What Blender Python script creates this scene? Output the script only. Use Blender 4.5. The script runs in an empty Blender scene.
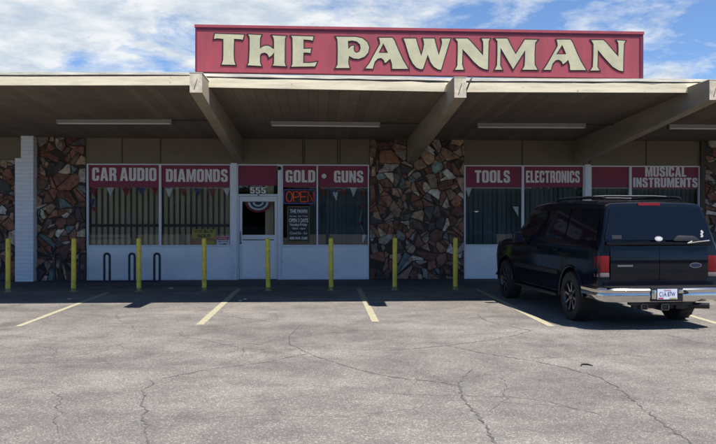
import bpy, bmesh, math, random
from mathutils import Vector, Matrix
R = math.radians
rnd = random.Random(7)
scene = bpy.context.scene
COL = scene.collection

# ------------------------------------------------------------------ camera
F, CX, CY, HOR, EYE, YAW = 750.0, 358.0, 222.0, 219.0, 1.64, R(3.04)
S_, C_ = math.sin(YAW), math.cos(YAW)
cam_d = bpy.data.cameras.new('camera')
cam = bpy.data.objects.new('camera', cam_d); COL.objects.link(cam)
cam.location = (0, 0, EYE); cam.rotation_euler = (R(90), 0, -YAW)
cam_d.sensor_width = 36; cam_d.lens = 36*F/716; cam_d.shift_y = -(CY-HOR)/716
cam_d.clip_start = 0.05; cam_d.clip_end = 3000
scene.camera = cam

# ------------------------------------------------------------------ sun and sky
SUN = Vector((1.40, -1.15, 4.1)).normalized()       # towards the sun
SUN_EL = math.asin(SUN.z); SUN_AZ = math.atan2(SUN.x, SUN.y)
sd = bpy.data.lights.new('sun', 'SUN'); sd.energy = 5.0; sd.angle = R(0.53); sd.color = (1, .955, .89)
so = bpy.data.objects.new('sun', sd); COL.objects.link(so); so.location = (8, -4, 25)
so.rotation_euler = SUN.to_track_quat('Z', 'Y').to_euler()

w = bpy.data.worlds.new('World'); scene.world = w; w.use_nodes = True
wn, wl = w.node_tree.nodes, w.node_tree.links
wn.clear()
def N(t, **k):
    n = wn.new(t)
    for a, b in k.items(): setattr(n, a, b)
    return n
out = N('ShaderNodeOutputWorld'); mixs = N('ShaderNodeMixShader')
sky = N('ShaderNodeTexSky', sky_type='NISHITA', sun_disc=False, sun_elevation=SUN_EL, sun_rotation=SUN_AZ)
sky.altitude = 800; sky.air_density = 1.0; sky.dust_density = .2; sky.ozone_density = 3
bg = N('ShaderNodeBackground'); bg.inputs['Strength'].default_value = 0.09
tint = N('ShaderNodeMix'); tint.data_type = 'RGBA'; tint.blend_type = 'MULTIPLY'; tint.inputs[0].default_value = 1
tint.inputs[7].default_value = (.86, 1.0, 1.18, 1)
wl.new(sky.outputs[0], tint.inputs[6]); wl.new(tint.outputs[2], bg.inputs[0])
bgc = N('ShaderNodeBackground'); bgc.inputs['Color'].default_value = (.90, .95, 1, 1); bgc.inputs['Strength'].default_value = .64
tc = N('ShaderNodeTexCoord'); sep = N('ShaderNodeSeparateXYZ'); wl.new(tc.outputs['Generated'], sep.inputs[0])
def M_(op, a, b=None):
    n = N('ShaderNodeMath', operation=op)
    for i, v in enumerate((a, b)):
        if v is None: continue
        if isinstance(v, (int, float)): n.inputs[i].default_value = v
        else: wl.new(v, n.inputs[i])
    return n.outputs[0]
zz = M_('ADD', M_('MAXIMUM', sep.outputs[2], 0.0), 0.16)
cmb = N('ShaderNodeCombineXYZ')
wl.new(M_('DIVIDE', sep.outputs[0], zz), cmb.inputs[0]); wl.new(M_('DIVIDE', sep.outputs[1], zz), cmb.inputs[1])
cmb.inputs[2].default_value = 3.3
no = N('ShaderNodeTexNoise'); no.inputs['Scale'].default_value = 2.3; no.inputs['Detail'].default_value = 13
no.inputs['Roughness'].default_value = .63; no.inputs['Distortion'].default_value = .25
wl.new(cmb.outputs[0], no.inputs['Vector'])
# the cloud cover thins out towards the right-hand side of the street
cov = M_('ADD', M_('MULTIPLY', sep.outputs[0], -0.10), M_('MULTIPLY', M_('MINIMUM', M_('SUBTRACT', sep.outputs[1], .55), 0.0), .5))
val = M_('ADD', M_('ADD', no.outputs[0], cov), .035)
ramp = N('ShaderNodeValToRGB'); ramp.color_ramp.elements[0].position = .44; ramp.color_ramp.elements[1].position = .585
wl.new(val, ramp.inputs[0])
n2_ = N('ShaderNodeTexNoise'); n2_.inputs['Scale'].default_value = 5.5; n2_.inputs['Detail'].default_value = 10; n2_.inputs['Roughness'].default_value = .6
wl.new(cmb.outputs[0], n2_.inputs['Vector'])
crp = N('ShaderNodeValToRGB'); e_ = crp.color_ramp.elements; e_[0].position = .36; e_[0].color = (.60, .70, .82, 1); e_[1].position = .6; e_[1].color = (.95, .98, 1, 1)
wl.new(n2_.outputs[0], crp.inputs[0]); wl.new(crp.outputs[0], bgc.inputs['Color'])
wl.new(ramp.outputs[0], mixs.inputs[0]); wl.new(bg.outputs[0], mixs.inputs[1]); wl.new(bgc.outputs[0], mixs.inputs[2])
wl.new(mixs.outputs[0], out.inputs[0])

vs = scene.view_settings
vs.view_transform = 'Standard'; vs.look = 'None'; vs.gamma = 1; vs.use_curve_mapping = False; vs.exposure = 0.55
scene.render.engine = 'CYCLES'
scene.cycles.max_bounces = 8; scene.cycles.transparent_max_bounces = 12
scene.render.resolution_x = 1024; scene.render.resolution_y = 635

# ------------------------------------------------------------------ measuring helpers
def ray(px, py):
    dx, dz = (px-CX)/F, (HOR-py)/F
    return Vector((dx*C_+S_, C_-dx*S_, dz))
def at(px, py, Y):
    d = ray(px, py); t = Y/d.y
    return Vector((d.x*t, Y, EYE+d.z*t))
def gnd(px, py, z=0.0):
    d = ray(px, py); t = (z-EYE)/d.z
    return Vector((d.x*t, d.y*t, z))
def X(px, Y): return at(px, HOR, Y).x
def Zp(py, Y, px=318): return at(px, py, Y).z

# ------------------------------------------------------------------ materials
def nodes(name):
    m = bpy.data.materials.new(name); m.use_nodes = True
    nt = m.node_tree; b = nt.nodes['Principled BSDF']
    return m, nt, b
def mat(name, col, rough=.6, metal=0, var=0, scale=4, bump=0, bscale=60, stain=None, coat=0, spec=.5, detail=6, stretch=None, scuff=None):
    m, nt, b = nodes(name); L = nt.links.new
    b.inputs['Base Color'].default_value = (*col, 1); b.inputs['Roughness'].default_value = rough
    b.inputs['Metallic'].default_value = metal; b.inputs['Coat Weight'].default_value = coat
    b.inputs['Coat Roughness'].default_value = .03; b.inputs['Specular IOR Level'].default_value = spec
    t = nt.nodes.new('ShaderNodeTexCoord'); vec = t.outputs['Object']
    if stretch:
        mp = nt.nodes.new('ShaderNodeMapping'); mp.inputs['Scale'].default_value = stretch
        L(vec, mp.inputs[0]); vec = mp.outputs[0]
    if var:
        n = nt.nodes.new('ShaderNodeTexNoise'); n.inputs['Scale'].default_value = scale; n.inputs['Detail'].default_value = detail
        n.inputs['Roughness'].default_value = .65; L(vec, n.inputs['Vector'])
        r = nt.nodes.new('ShaderNodeValToRGB')
        lo = tuple(c*(1-var) for c in col) if stain is None else stain
        hi = tuple(min(1, c*(1+var*.6)) for c in col)
        r.color_ramp.elements[0].position = .3; r.color_ramp.elements[0].color = (*lo, 1)
        r.color_ramp.elements[1].position = .62; r.color_ramp.elements[1].color = (*hi, 1)
        L(n.outputs[0], r.inputs[0]); last = r.outputs[0]
        if scuff:                        # chips, drips and dirt with a shape of their own
            ns = nt.nodes.new('ShaderNodeTexNoise'); ns.inputs['Scale'].default_value = scuff[0]; ns.inputs['Detail'].default_value = 9; ns.inputs['Roughness'].default_value = .72
            oi = nt.nodes.new('ShaderNodeObjectInfo'); av = nt.nodes.new('ShaderNodeVectorMath'); av.operation = 'ADD'
            L(t.outputs['Object'], av.inputs[0]); L(oi.outputs['Location'], av.inputs[1]); L(av.outputs[0], ns.inputs['Vector'])
            rs = nt.nodes.new('ShaderNodeValToRGB'); es = rs.color_ramp.elements
            es[0].position = scuff[1]; es[0].color = (0, 0, 0, 1); es[1].position = scuff[1]+.05; es[1].color = (1, 1, 1, 1)
            L(ns.outputs[0], rs.inputs[0])
            mx = nt.nodes.new('ShaderNodeMix'); mx.data_type = 'RGBA'; mx.inputs[7].default_value = (*scuff[2], 1)
            L(rs.outputs[0], mx.inputs[0]); L(last, mx.inputs[6]); last = mx.outputs[2]
        L(last, b.inputs['Base Color'])
    if bump:
        n2 = nt.nodes.new('ShaderNodeTexNoise'); n2.inputs['Scale'].default_value = bscale; n2.inputs['Detail'].default_value = 4
        L(vec, n2.inputs['Vector'])
        bp = nt.nodes.new('ShaderNodeBump'); bp.inputs['Strength'].default_value = bump; bp.inputs['Distance'].default_value = .02
        L(n2.outputs[0], bp.inputs['Height']); L(bp.outputs[0], b.inputs['Normal'])
    return m
def emit(name, col, s):
    m, nt, b = nodes(name); b.inputs['Base Color'].default_value = (*[c*.3 for c in col], 1)
    b.inputs['Emission Color'].default_value = (*col, 1); b.inputs['Emission Strength'].default_value = s
    return m
def glass(name, tint, refl=(1, 1, 1), ior=1.5):
    m = bpy.data.materials.new(name); m.use_nodes = True; nt = m.node_tree; nt.nodes.clear(); L = nt.links.new
    o = nt.nodes.new('ShaderNodeOutputMaterial'); mx = nt.nodes.new('ShaderNodeMixShader')
    tr = nt.nodes.new('ShaderNodeBsdfTransparent'); tr.inputs[0].default_value = (*tint, 1)
    gl = nt.nodes.new('ShaderNodeBsdfGlossy'); gl.inputs['Color'].default_value = (*refl, 1); gl.inputs['Roughness'].default_value = .01
    fr = nt.nodes.new('ShaderNodeFresnel'); fr.inputs[0].default_value = ior
    L(fr.outputs[0], mx.inputs[0]); L(tr.outputs[0], mx.inputs[1]); L(gl.outputs[0], mx.inputs[2]); L(mx.outputs[0], o.inputs[0])
    return m

def asphalt(name, base, warm, fine=1.0):
    m, nt, b = nodes(name); L = nt.links.new; nd = nt.nodes.new
    t = nd('ShaderNodeTexCoord')
    def noise(s, d, r=.6, st=None):
        n = nd('ShaderNodeTexNoise'); n.inputs['Scale'].default_value = s; n.inputs['Detail'].default_value = d; n.inputs['Roughness'].default_value = r
        v = t.outputs['Object']
        if st:
            mp = nd('ShaderNodeMapping'); mp.inputs['Scale'].default_value = st; L(v, mp.inputs[0]); v = mp.outputs[0]
        L(v, n.inputs['Vector']); return n.outputs[0]
    def ramp(f, *st):
        r = nd('ShaderNodeValToRGB'); e = r.color_ramp.elements
        for i, (p, c) in enumerate(st):
            k = e[i] if i < 2 else e.new(p)
            k.position = p; k.color = (*c, 1)
        L(f, r.inputs[0]); return r.outputs[0]
    def mix(a, bb, f, mode='MULTIPLY'):
        x = nd('ShaderNodeMix'); x.data_type = 'RGBA'; x.blend_type = mode
        if isinstance(f, (int, float)): x.inputs[0].default_value = f
        else: L(f, x.inputs[0])
        L(a, x.inputs[6]); L(bb, x.inputs[7]); return x.outputs[2]
    big = ramp(noise(.32, 5, .6, (1, 1.6, 1)), (.36, base), (.64, warm))
    blot = ramp(noise(1.7, 6, .7), (.33, (.70, .70, .71)), (.6, (1.06, 1.05, 1.04)))
    g1 = ramp(noise(105*fine, 4, .8), (.36, (.42, .42, .43)), (.50, (.95, .95, .95)), (.66, (1.35, 1.34, 1.32)))
    v = nd('ShaderNodeTexVoronoi'); v.inputs['Scale'].default_value = 85*fine; L(t.outputs['Object'], v.inputs['Vector'])
    sepc = nd('ShaderNodeSeparateColor'); L(v.outputs['Color'], sepc.inputs[0])
    ag = ramp(sepc.outputs[0], (.05, (.62, .61, .60)), (.80, (1, 1, 1)), (.97, (1.75, 1.72, 1.66)))
    c = mix(mix(mix(big, blot, .95), g1, .75), ag, .75)
    # oil drips
    oil = ramp(noise(.9, 4, .75, (1, .8, 1)), (.57, (1, 1, 1)), (.70, (.60, .59, .58)))
    c = mix(c, oil, .7)
    L(c, b.inputs['Base Color']); b.inputs['Roughness'].default_value = .92; b.inputs['Specular IOR Level'].default_value = .25
    bp = nd('ShaderNodeBump'); bp.inputs['Strength'].default_value = .7; bp.inputs['Distance'].default_value = .008
    L(noise(70*fine, 4, .7), bp.inputs['Height']); L(bp.outputs[0], b.inputs['Normal'])
    return m

def worn_paint(name, col, under, thr=.47):
    m, nt, b = nodes(name); L = nt.links.new; nd = nt.nodes.new
    t = nd('ShaderNodeTexCoord'); n = nd('ShaderNodeTexNoise'); n.inputs['Scale'].default_value = 34; n.inputs['Detail'].default_value = 8; n.inputs['Roughness'].default_value = .75
    L(t.outputs['Object'], n.inputs['Vector'])
    r = nd('ShaderNodeValToRGB'); e = r.color_ramp.elements
    e[0].position = thr-.07; e[0].color = (*under, 1); e[1].position = thr+.06; e[1].color = (*col, 1)
    L(n.outputs[0], r.inputs[0]); L(r.outputs[0], b.inputs['Base Color']); b.inputs['Roughness'].default_value = .85
    return m

def soffit_mat():
    m, nt, b = nodes('soffit_boards'); L = nt.links.new; nd = nt.nodes.new
    t = nd('ShaderNodeTexCoord'); sp = nd('ShaderNodeSeparateXYZ'); L(t.outputs['Object'], sp.inputs[0])
    mm = nd('ShaderNodeMath'); mm.operation = 'MULTIPLY'; mm.inputs[1].default_value = 1/.2; L(sp.outputs[0], mm.inputs[0])
    fr = nd('ShaderNodeMath'); fr.operation = 'FRACT'; L(mm.outputs[0], fr.inputs[0])
    r = nd('ShaderNodeValToRGB'); e = r.color_ramp.elements
    e[0].position = 0; e[0].color = (.35, .35, .35, 1); e[1].position = .06; e[1].color = (1, 1, 1, 1); L(fr.outputs[0], r.inputs[0])
    fl = nd('ShaderNodeMath'); fl.operation = 'FLOOR'; L(mm.outputs[0], fl.inputs[0])
    wn_ = nd('ShaderNodeTexWhiteNoise'); wn_.noise_dimensions = '1D'; L(fl.outputs[0], wn_.inputs['W'])
    r2 = nd('ShaderNodeValToRGB'); e = r2.color_ramp.elements
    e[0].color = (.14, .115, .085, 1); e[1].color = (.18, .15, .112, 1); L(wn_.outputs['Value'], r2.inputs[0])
    x = nd('ShaderNodeMix'); x.data_type = 'RGBA'; x.blend_type = 'MULTIPLY'; x.inputs[0].default_value = 1
    L(r2.outputs[0], x.inputs[6]); L(r.outputs[0], x.inputs[7])
    n = nd('ShaderNodeTexNoise'); n.inputs['Scale'].default_value = 1.3; n.inputs['Detail'].default_value = 6
    L(t.outputs['Object'], n.inputs['Vector'])
    r3 = nd('ShaderNodeValToRGB'); e = r3.color_ramp.elements; e[0].position = .3; e[0].color = (.75, .73, .7, 1); e[1].position = .6; e[1].color = (1.05, 1.05, 1.05, 1)
    L(n.outputs[0], r3.inputs[0])
    y = nd('ShaderNodeMix'); y.data_type = 'RGBA'; y.blend_type = 'MULTIPLY'; y.inputs[0].default_value = .8
    L(x.outputs[2], y.inputs[6]); L(r3.outputs[0], y.inputs[7]); L(y.outputs[2], b.inputs['Base Color'])
    b.inputs['Roughness'].default_value = .8
    bp = nd('ShaderNodeBump'); bp.inputs['Strength'].default_value = .6; bp.inputs['Distance'].default_value = .01
    L(r.outputs[0], bp.inputs['Height']); L(bp.outputs[0], b.inputs['Normal'])
    return m

def stone_mat():
    m, nt, b = nodes('flagstone'); L = nt.links.new; nd = nt.nodes.new
    a = nd('ShaderNodeVertexColor'); a.layer_name = 'stone'
    t = nd('ShaderNodeTexCoord'); n = nd('ShaderNodeTexNoise'); n.inputs['Scale'].default_value = 9; n.inputs['Detail'].default_value = 9; n.inputs['Roughness'].default_value = .72
    L(t.outputs['Object'], n.inputs['Vector'])
    r = nd('ShaderNodeValToRGB'); e = r.color_ramp.elements; e[0].position = .33; e[0].color = (.32, .28, .27, 1); e[1].position = .64; e[1].color = (1.5, 1.45, 1.4, 1)
    L(n.outputs[0], r.inputs[0])
    x = nd('ShaderNodeMix'); x.data_type = 'RGBA'; x.blend_type = 'MULTIPLY'; x.inputs[0].default_value = .95
    L(a.outputs[0], x.inputs[6]); L(r.outputs[0], x.inputs[7]); L(x.outputs[2], b.inputs['Base Color'])
    b.inputs['Roughness'].default_value = .75
    bp = nd('ShaderNodeBump'); bp.inputs['Strength'].default_value = .8; bp.inputs['Distance'].default_value = .03
    L(n.outputs[0], bp.inputs['Height']); L(bp.outputs[0], b.inputs['Normal'])
    return m

def block_mat():
    m, nt, b = nodes('white_painted_block'); L = nt.links.new; nd = nt.nodes.new
    t = nd('ShaderNodeTexCoord'); mp = nd('ShaderNodeMapping'); mp.inputs['Rotation'].default_value = (R(90), 0, 0)
    L(t.outputs['Object'], mp.inputs[0])
    br = nd('ShaderNodeTexBrick'); br.inputs['Scale'].default_value = 1; br.inputs['Brick Width'].default_value = .4; br.inputs['Row Height'].default_value = .1
    br.inputs['Mortar Size'].default_value = .006; br.inputs['Color1'].default_value = (.80, .85, .92, 1); br.inputs['Color2'].default_value = (.74, .79, .87, 1); br.inputs['Mortar'].default_value = (.62, .67, .74, 1)
    L(mp.outputs[0], br.inputs['Vector']); L(br.outputs[0], b.inputs['Base Color']); b.inputs['Roughness'].default_value = .6
    bp = nd('ShaderNodeBump'); bp.inputs['Strength'].default_value = .6; bp.inputs['Distance'].default_value = .006; bp.invert = True
    L(br.outputs['Fac'], bp.inputs['Height']); L(bp.outputs[0], b.inputs['Normal'])
    return m

MT = dict(
    asphalt=asphalt('weathered_asphalt', (.185, .172, .158), (.275, .253, .228)),
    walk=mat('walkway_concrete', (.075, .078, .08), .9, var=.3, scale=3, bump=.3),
    crack=mat('crack_dirt', (.10, .094, .088), .95, var=.4, scale=8),
    line=worn_paint('worn_yellow_line', (.48, .43, .25), (.24, .225, .20), .49),
    soffit=soffit_mat(), stone=stone_mat(), block=block_mat(),
    mortar=mat('dark_mortar', (.05, .042, .036), .95, var=.4, scale=20, bump=.5),
    fascia=mat('cream_fascia', (.88, .77, .53), .7, var=.22, scale=3.5, bump=.15, stretch=(.4, 1, 4), scuff=(5, .62, (.42, .36, .26))),
    flash=mat('roof_edge_metal', (.78, .72, .58), .55, metal=.0, var=.35, scale=2.2, bump=.3, bscale=5, stretch=(.6, 1, 5)),
    shade_split=mat('edge_shade_and_split', (.09, .08, .075), .9, var=.5, scale=5),  # dark tone for the painted shadow below the roof edge, and beam splits
    roof=mat('roof_gravel', (.3, .29, .27), .95, var=.3, scale=30),
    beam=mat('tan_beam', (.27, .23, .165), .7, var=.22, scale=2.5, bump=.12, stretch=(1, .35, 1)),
    beamend=mat('sunlit_beam_end', (.70, .61, .44), .7, var=.3, scale=9, bump=.2),  # lighter copy of the beam tan, sunlight put into the end's colour
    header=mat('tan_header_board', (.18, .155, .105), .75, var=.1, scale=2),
    batten=mat('brown_batten', (.06, .05, .04), .7),
    white=mat('white_panel_paint', (.84, .87, .92), .5, var=.05, scale=1.4, stain=(.74, .77, .82), scuff=(4.5, .66, (.50, .50, .50)), bump=.05, bscale=12),
    alu=mat('white_window_frame', (.72, .76, .82), .4, var=.08, scale=9),
    post=mat('white_post_paint', (.76, .82, .9), .5, var=.1, scale=6, scuff=(11, .64, (.45, .43, .4))),
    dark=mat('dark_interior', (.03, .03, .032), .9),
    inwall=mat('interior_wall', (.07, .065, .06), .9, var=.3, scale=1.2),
    tan=mat('tan_blind', (.62, .52, .32), .8, var=.15, scale=2, stretch=(1, 1, .2)),
    green=mat('teal_reflection_blind', (.085, .12, .125), .8, var=.3, scale=2, stretch=(4, 1, .2)),  # blind colour lightened towards teal in place of reflections in the panes
    bar=mat('black_bar', (.012, .012, .016), .5),
    glass=glass('store_glass', (.93, .95, .95), ior=1.38),
    red=mat('maroon_banner', (.22, .022, .055), .55, var=.12, scale=2),
    letter=mat('pale_letter', (.78, .78, .78), .6, var=.06, scale=12),
    signred=mat('faded_red_sign', (.385, .066, .083), .5, var=.25, scale=2.2, bump=.06, bscale=4, stain=(.33, .066, .085), stretch=(2.2, 1, .5), scuff=(7, .69, (.44, .17, .18))),
    signdark=mat('dark_maroon_trim_and_shade', (.17, .022, .05), .5, var=.2, scale=6),  # sign trim, also the painted shade below the top cap
    cream=mat('sign_cream', (.60, .57, .36), .6, var=.12, scale=3, stain=(.50, .475, .31)),
    outline=mat('sign_outline', (.035, .018, .02), .7),
    yellow=mat('yellow_bollard_paint', (.80, .61, .05), .5, var=.25, scale=6, stain=(.58, .46, .07), bump=.12, bscale=25, scuff=(9, .61, (.22, .19, .12))),
    rust=mat('rusty_base', (.30, .26, .12), .9, var=.5, scale=18),
    rack=mat('dark_blue_rack', (.012, .014, .03), .4),
    lamp=mat('lamp_housing', (.22, .21, .19), .5, var=.15, scale=5),
    tube=mat('lamp_tube', (.62, .62, .60), .3),
    pw=mat('pennant_white', (.72, .73, .74), .7), pr=mat('pennant_red', (.28, .035, .05), .7), pb=mat('pennant_blue', (.05, .08, .2), .7),
    black=mat('black_board', (.012, .012, .014), .5),
    ygold=mat('yellow_card', (.36, .29, .07), .7, var=.15, scale=9), orange=mat('orange_card', (.30, .17, .08), .7, var=.3, scale=14),
    wcard=mat('white_card', (.66, .68, .7), .7), rcard=mat('red_card', (.42, .04, .07), .7),
    clear2=mat('sticker_white', (.40, .41, .42), .7), steel=mat('brushed_steel', (.30, .30, .30), .35, metal=1),
    neonr=emit('neon_red', (1, .10, .05), .12), neonb=emit('neon_blue', (.22, .26, .9), .06),
    paint=mat('navy_car_paint', (.003, .0042, .009), .10, spec=.36),
    cglass=mat('dark_tinted_glass', (.004, .006, .012), .05, spec=.3),
    trim=mat('black_plastic', (.012, .012, .013), .5, bump=.1, bscale=120), rubber=mat('tyre_rubber', (.016, .016, .016), .8, var=.3, scale=30),
    chrome=mat('chrome', (.58, .57, .545), .2, metal=1, bump=.04, bscale=3), rim=mat('black_rim', (.012, .012, .014), .25, coat=.7), rimedge=mat('machined_rim', (.6, .6, .62), .25, metal=1),
    tail=mat('red_lens', (.15, .006, .008), .3, spec=.3), clear=mat('clear_lens', (.16, .13, .13), .25),
    plate=mat('plate_white', (.66, .70, .78), .45), plateblue=mat('plate_blue', (.05, .09, .28), .5), emblemblue=mat('dark_emblem', (.015, .02, .05), .3), platered=mat('plate_red', (.4, .06, .12), .5),
    bark=mat('bark', (.10, .075, .055), .9, var=.4, scale=12, bump=.5), leaf=mat('leaf', (.05, .085, .03), .6, var=.5, scale=1.5),
    stucco=mat('stucco', (.12, .11, .10), .9, var=.12, scale=2), litter=mat('litter_white', (.6, .6, .58), .8),
)

# ------------------------------------------------------------------ object helpers
ORG = {}
def tag(o, label=None, cat=None, group=None, kind=None):
    if label: o['label'] = label
    if cat: o['category'] = cat
    if group: o['group'] = group
    if kind: o['kind'] = kind
    return o
def thing(name, loc, label, cat, group=None):
    o = bpy.data.objects.new(name, None); COL.objects.link(o); o.location = loc; o.empty_display_size = .2
    ORG[o] = Vector(loc)
    return tag(o, label, cat, group)

class MB:
    def __init__(s): s.bm = bmesh.new()
    def v(s, *p): return s.bm.verts.new(p)
    def poly(s, pts):
        try: return s.bm.faces.new([s.bm.verts.new(p) for p in pts])
        except ValueError: return None
    def box(s, x0, x1, y0, y1, z0, z1):
        p = [s.v(x, y, z) for z in (z0, z1) for x, y in ((x0, y0), (x1, y0), (x1, y1), (x0, y1))]
        for f in ((3, 2, 1, 0), (4, 5, 6, 7), (0, 1, 5, 4), (1, 2, 6, 5), (2, 3, 7, 6), (3, 0, 4, 7)): s.bm.faces.new([p[i] for i in f])
        return s
    def prism(s, a, b):
        """two matching loops of 3-D points joined by side faces and capped"""
        A = [s.v(*p) for p in a]; B = [s.v(*p) for p in b]; n = len(A)
        for i in range(n): s.bm.faces.new((A[i], A[(i+1) % n], B[(i+1) % n], B[i]))
        s.bm.faces.new(A[::-1]); s.bm.faces.new(B); return s
    def plate(s, pts, y0, y1):
        """outline in X,Z given thickness from y0 to y1"""
        return s.prism([(x, y0, z) for x, z in pts], [(x, y1, z) for x, z in pts])
    def tube(s, path, r, n=8, caps=True):
        path = [Vector(p) for p in path]; rings = []; up = None
        for i, p in enumerate(path):
            d = (path[min(i+1, len(path)-1)]-path[max(i-1, 0)]).normalized()
            a = d.orthogonal() if up is None else (up-d*up.dot(d))
            a.normalize(); up = a; b = d.cross(a)
            rr = r[i] if isinstance(r, (list, tuple)) else r
            rings.append([s.bm.verts.new(p+(a*math.cos(t)+b*math.sin(t))*rr) for t in (2*math.pi*k/n for k in range(n))])
        for A, B in zip(rings, rings[1:]):
            for k in range(n): s.bm.faces.new((A[k], A[(k+1) % n], B[(k+1) % n], B[k]))
        if caps: s.bm.faces.new(rings[0][::-1]); s.bm.faces.new(rings[-1])
        return s
    def lathe(s, prof, axis='Z', c=(0, 0, 0), n=32):
        """profile of (radius, height)"""
        c = Vector(c); rings = []
        for r, h in prof:
            ring = []
            for k in range(n):
                t = 2*math.pi*k/n; a, b = r*math.cos(t), r*math.sin(t)
                q = {'Z': (a, b, h), 'X': (h, a, b), 'Y': (b, h, a)}[axis]
                ring.append(s.bm.verts.new(c+Vector(q)))
            rings.append(ring)
        for A, B in zip(rings, rings[1:]):
            for k in range(n): s.bm.faces.new((A[k], A[(k+1) % n], B[(k+1) % n], B[k]))
        s.bm.faces.new(rings[0][::-1]); s.bm.faces.new(rings[-1]); return s
    def build(s, name, m, parent=None, smooth=None, bevel=0, seg=2):
        bm = s.bm
        bmesh.ops.remove_doubles(bm, verts=bm.verts, dist=1e-6)
        bmesh.ops.recalc_face_normals(bm, faces=bm.faces)
        if bevel: bmesh.ops.bevel(bm, geom=[e for e in bm.edges if e.is_manifold and e.calc_face_angle(0) > .5], offset=bevel, segments=seg, profile=.6, affect='EDGES', clamp_overlap=True)
        if smooth is not None or bevel:
            ang = R(smooth or 35)
            for f in bm.faces: f.smooth = True
            for e in bm.edges: e.smooth = (e.is_manifold and e.calc_face_angle(0) < ang)
        if parent is not None:
            o = ORG[parent]
            for v in bm.verts: v.co -= o
        me = bpy.data.meshes.new(name); bm.to_mesh(me); bm.free()
        return link(name, me, m, parent)
def link(name, me, m, parent=None):
    ob = bpy.data.objects.new(name, me); COL.objects.link(ob)
    if m is not None: me.materials.append(m if not isinstance(m, str) else MT[m])
    if parent is not None: ob.parent = parent; ORG[ob] = ORG[parent].copy()
    else: ORG[ob] = Vector((0, 0, 0))
    return ob
def copy_tree(o, parent=None):
    c = o.copy(); COL.objects.link(c); ORG[c] = ORG.get(o, Vector((0, 0, 0)))
    if parent is not None: c.parent = parent
    for ch in list(o.children): copy_tree(ch, c)
    return c

def curve_mesh(cu):
    ob = bpy.data.objects.new('outline_curve', cu); COL.objects.link(ob)
    dg = bpy.context.evaluated_depsgraph_get(); dg.update()
    me = bpy.data.meshes.new_from_object(ob.evaluated_get(dg)); bpy.data.objects.remove(ob); bpy.data.curves.remove(cu)
    me.materials.clear(); return me
def text_obj(name, body, m, parent, x0, x1, z0, z1, y, bold=.0, depth=.002, keep=False, rotx=0):
    """writing on a wall that faces -Y, fitted to the given box"""
    cu = bpy.data.curves.new('writing', 'FONT'); cu.body = body; cu.size = 1; cu.offset = bold; cu.fill_mode = 'BOTH'; cu.resolution_u = 4
    me = curve_mesh(cu)
    xs = [v.co.x for v in me.vertices]; ys = [v.co.y for v in me.vertices]
    ax, bx, ay, by = min(xs), max(xs), min(ys), max(ys)
    sx = (x1-x0)/(bx-ax); sy = (z1-z0)/(by-ay)
    o = ORG[parent] if parent else Vector((0, 0, 0))
    for v in me.vertices:
        v.co = Vector((x0+(v.co.x-ax)*sx, y, z0+(v.co.y-ay)*sy))-o
    bm = bmesh.new(); bm.from_mesh(me)
    r = bmesh.ops.extrude_face_region(bm, geom=list(bm.faces))
    for g in r['geom']:
        if isinstance(g, bmesh.types.BMVert): g.co.y -= depth
    bmesh.ops.recalc_face_normals(bm, faces=bm.faces)
    bm.to_mesh(me); bm.free()
    return link(name, me, m, parent)
def shape_mesh(loops, offset=0.0, depth=.01):
    cu = bpy.data.curves.new('shape', 'CURVE'); cu.dimensions = '2D'; cu.fill_mode = 'BOTH'; cu.offset = offset; cu.extrude = depth/2
    for lp in loops:
        sp = cu.splines.new('POLY'); sp.points.add(len(lp)-1); sp.use_cyclic_u = True
        for p, q in zip(sp.points, lp): p.co = (q[0], q[1], 0, 1)
    return curve_mesh(cu)

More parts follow.
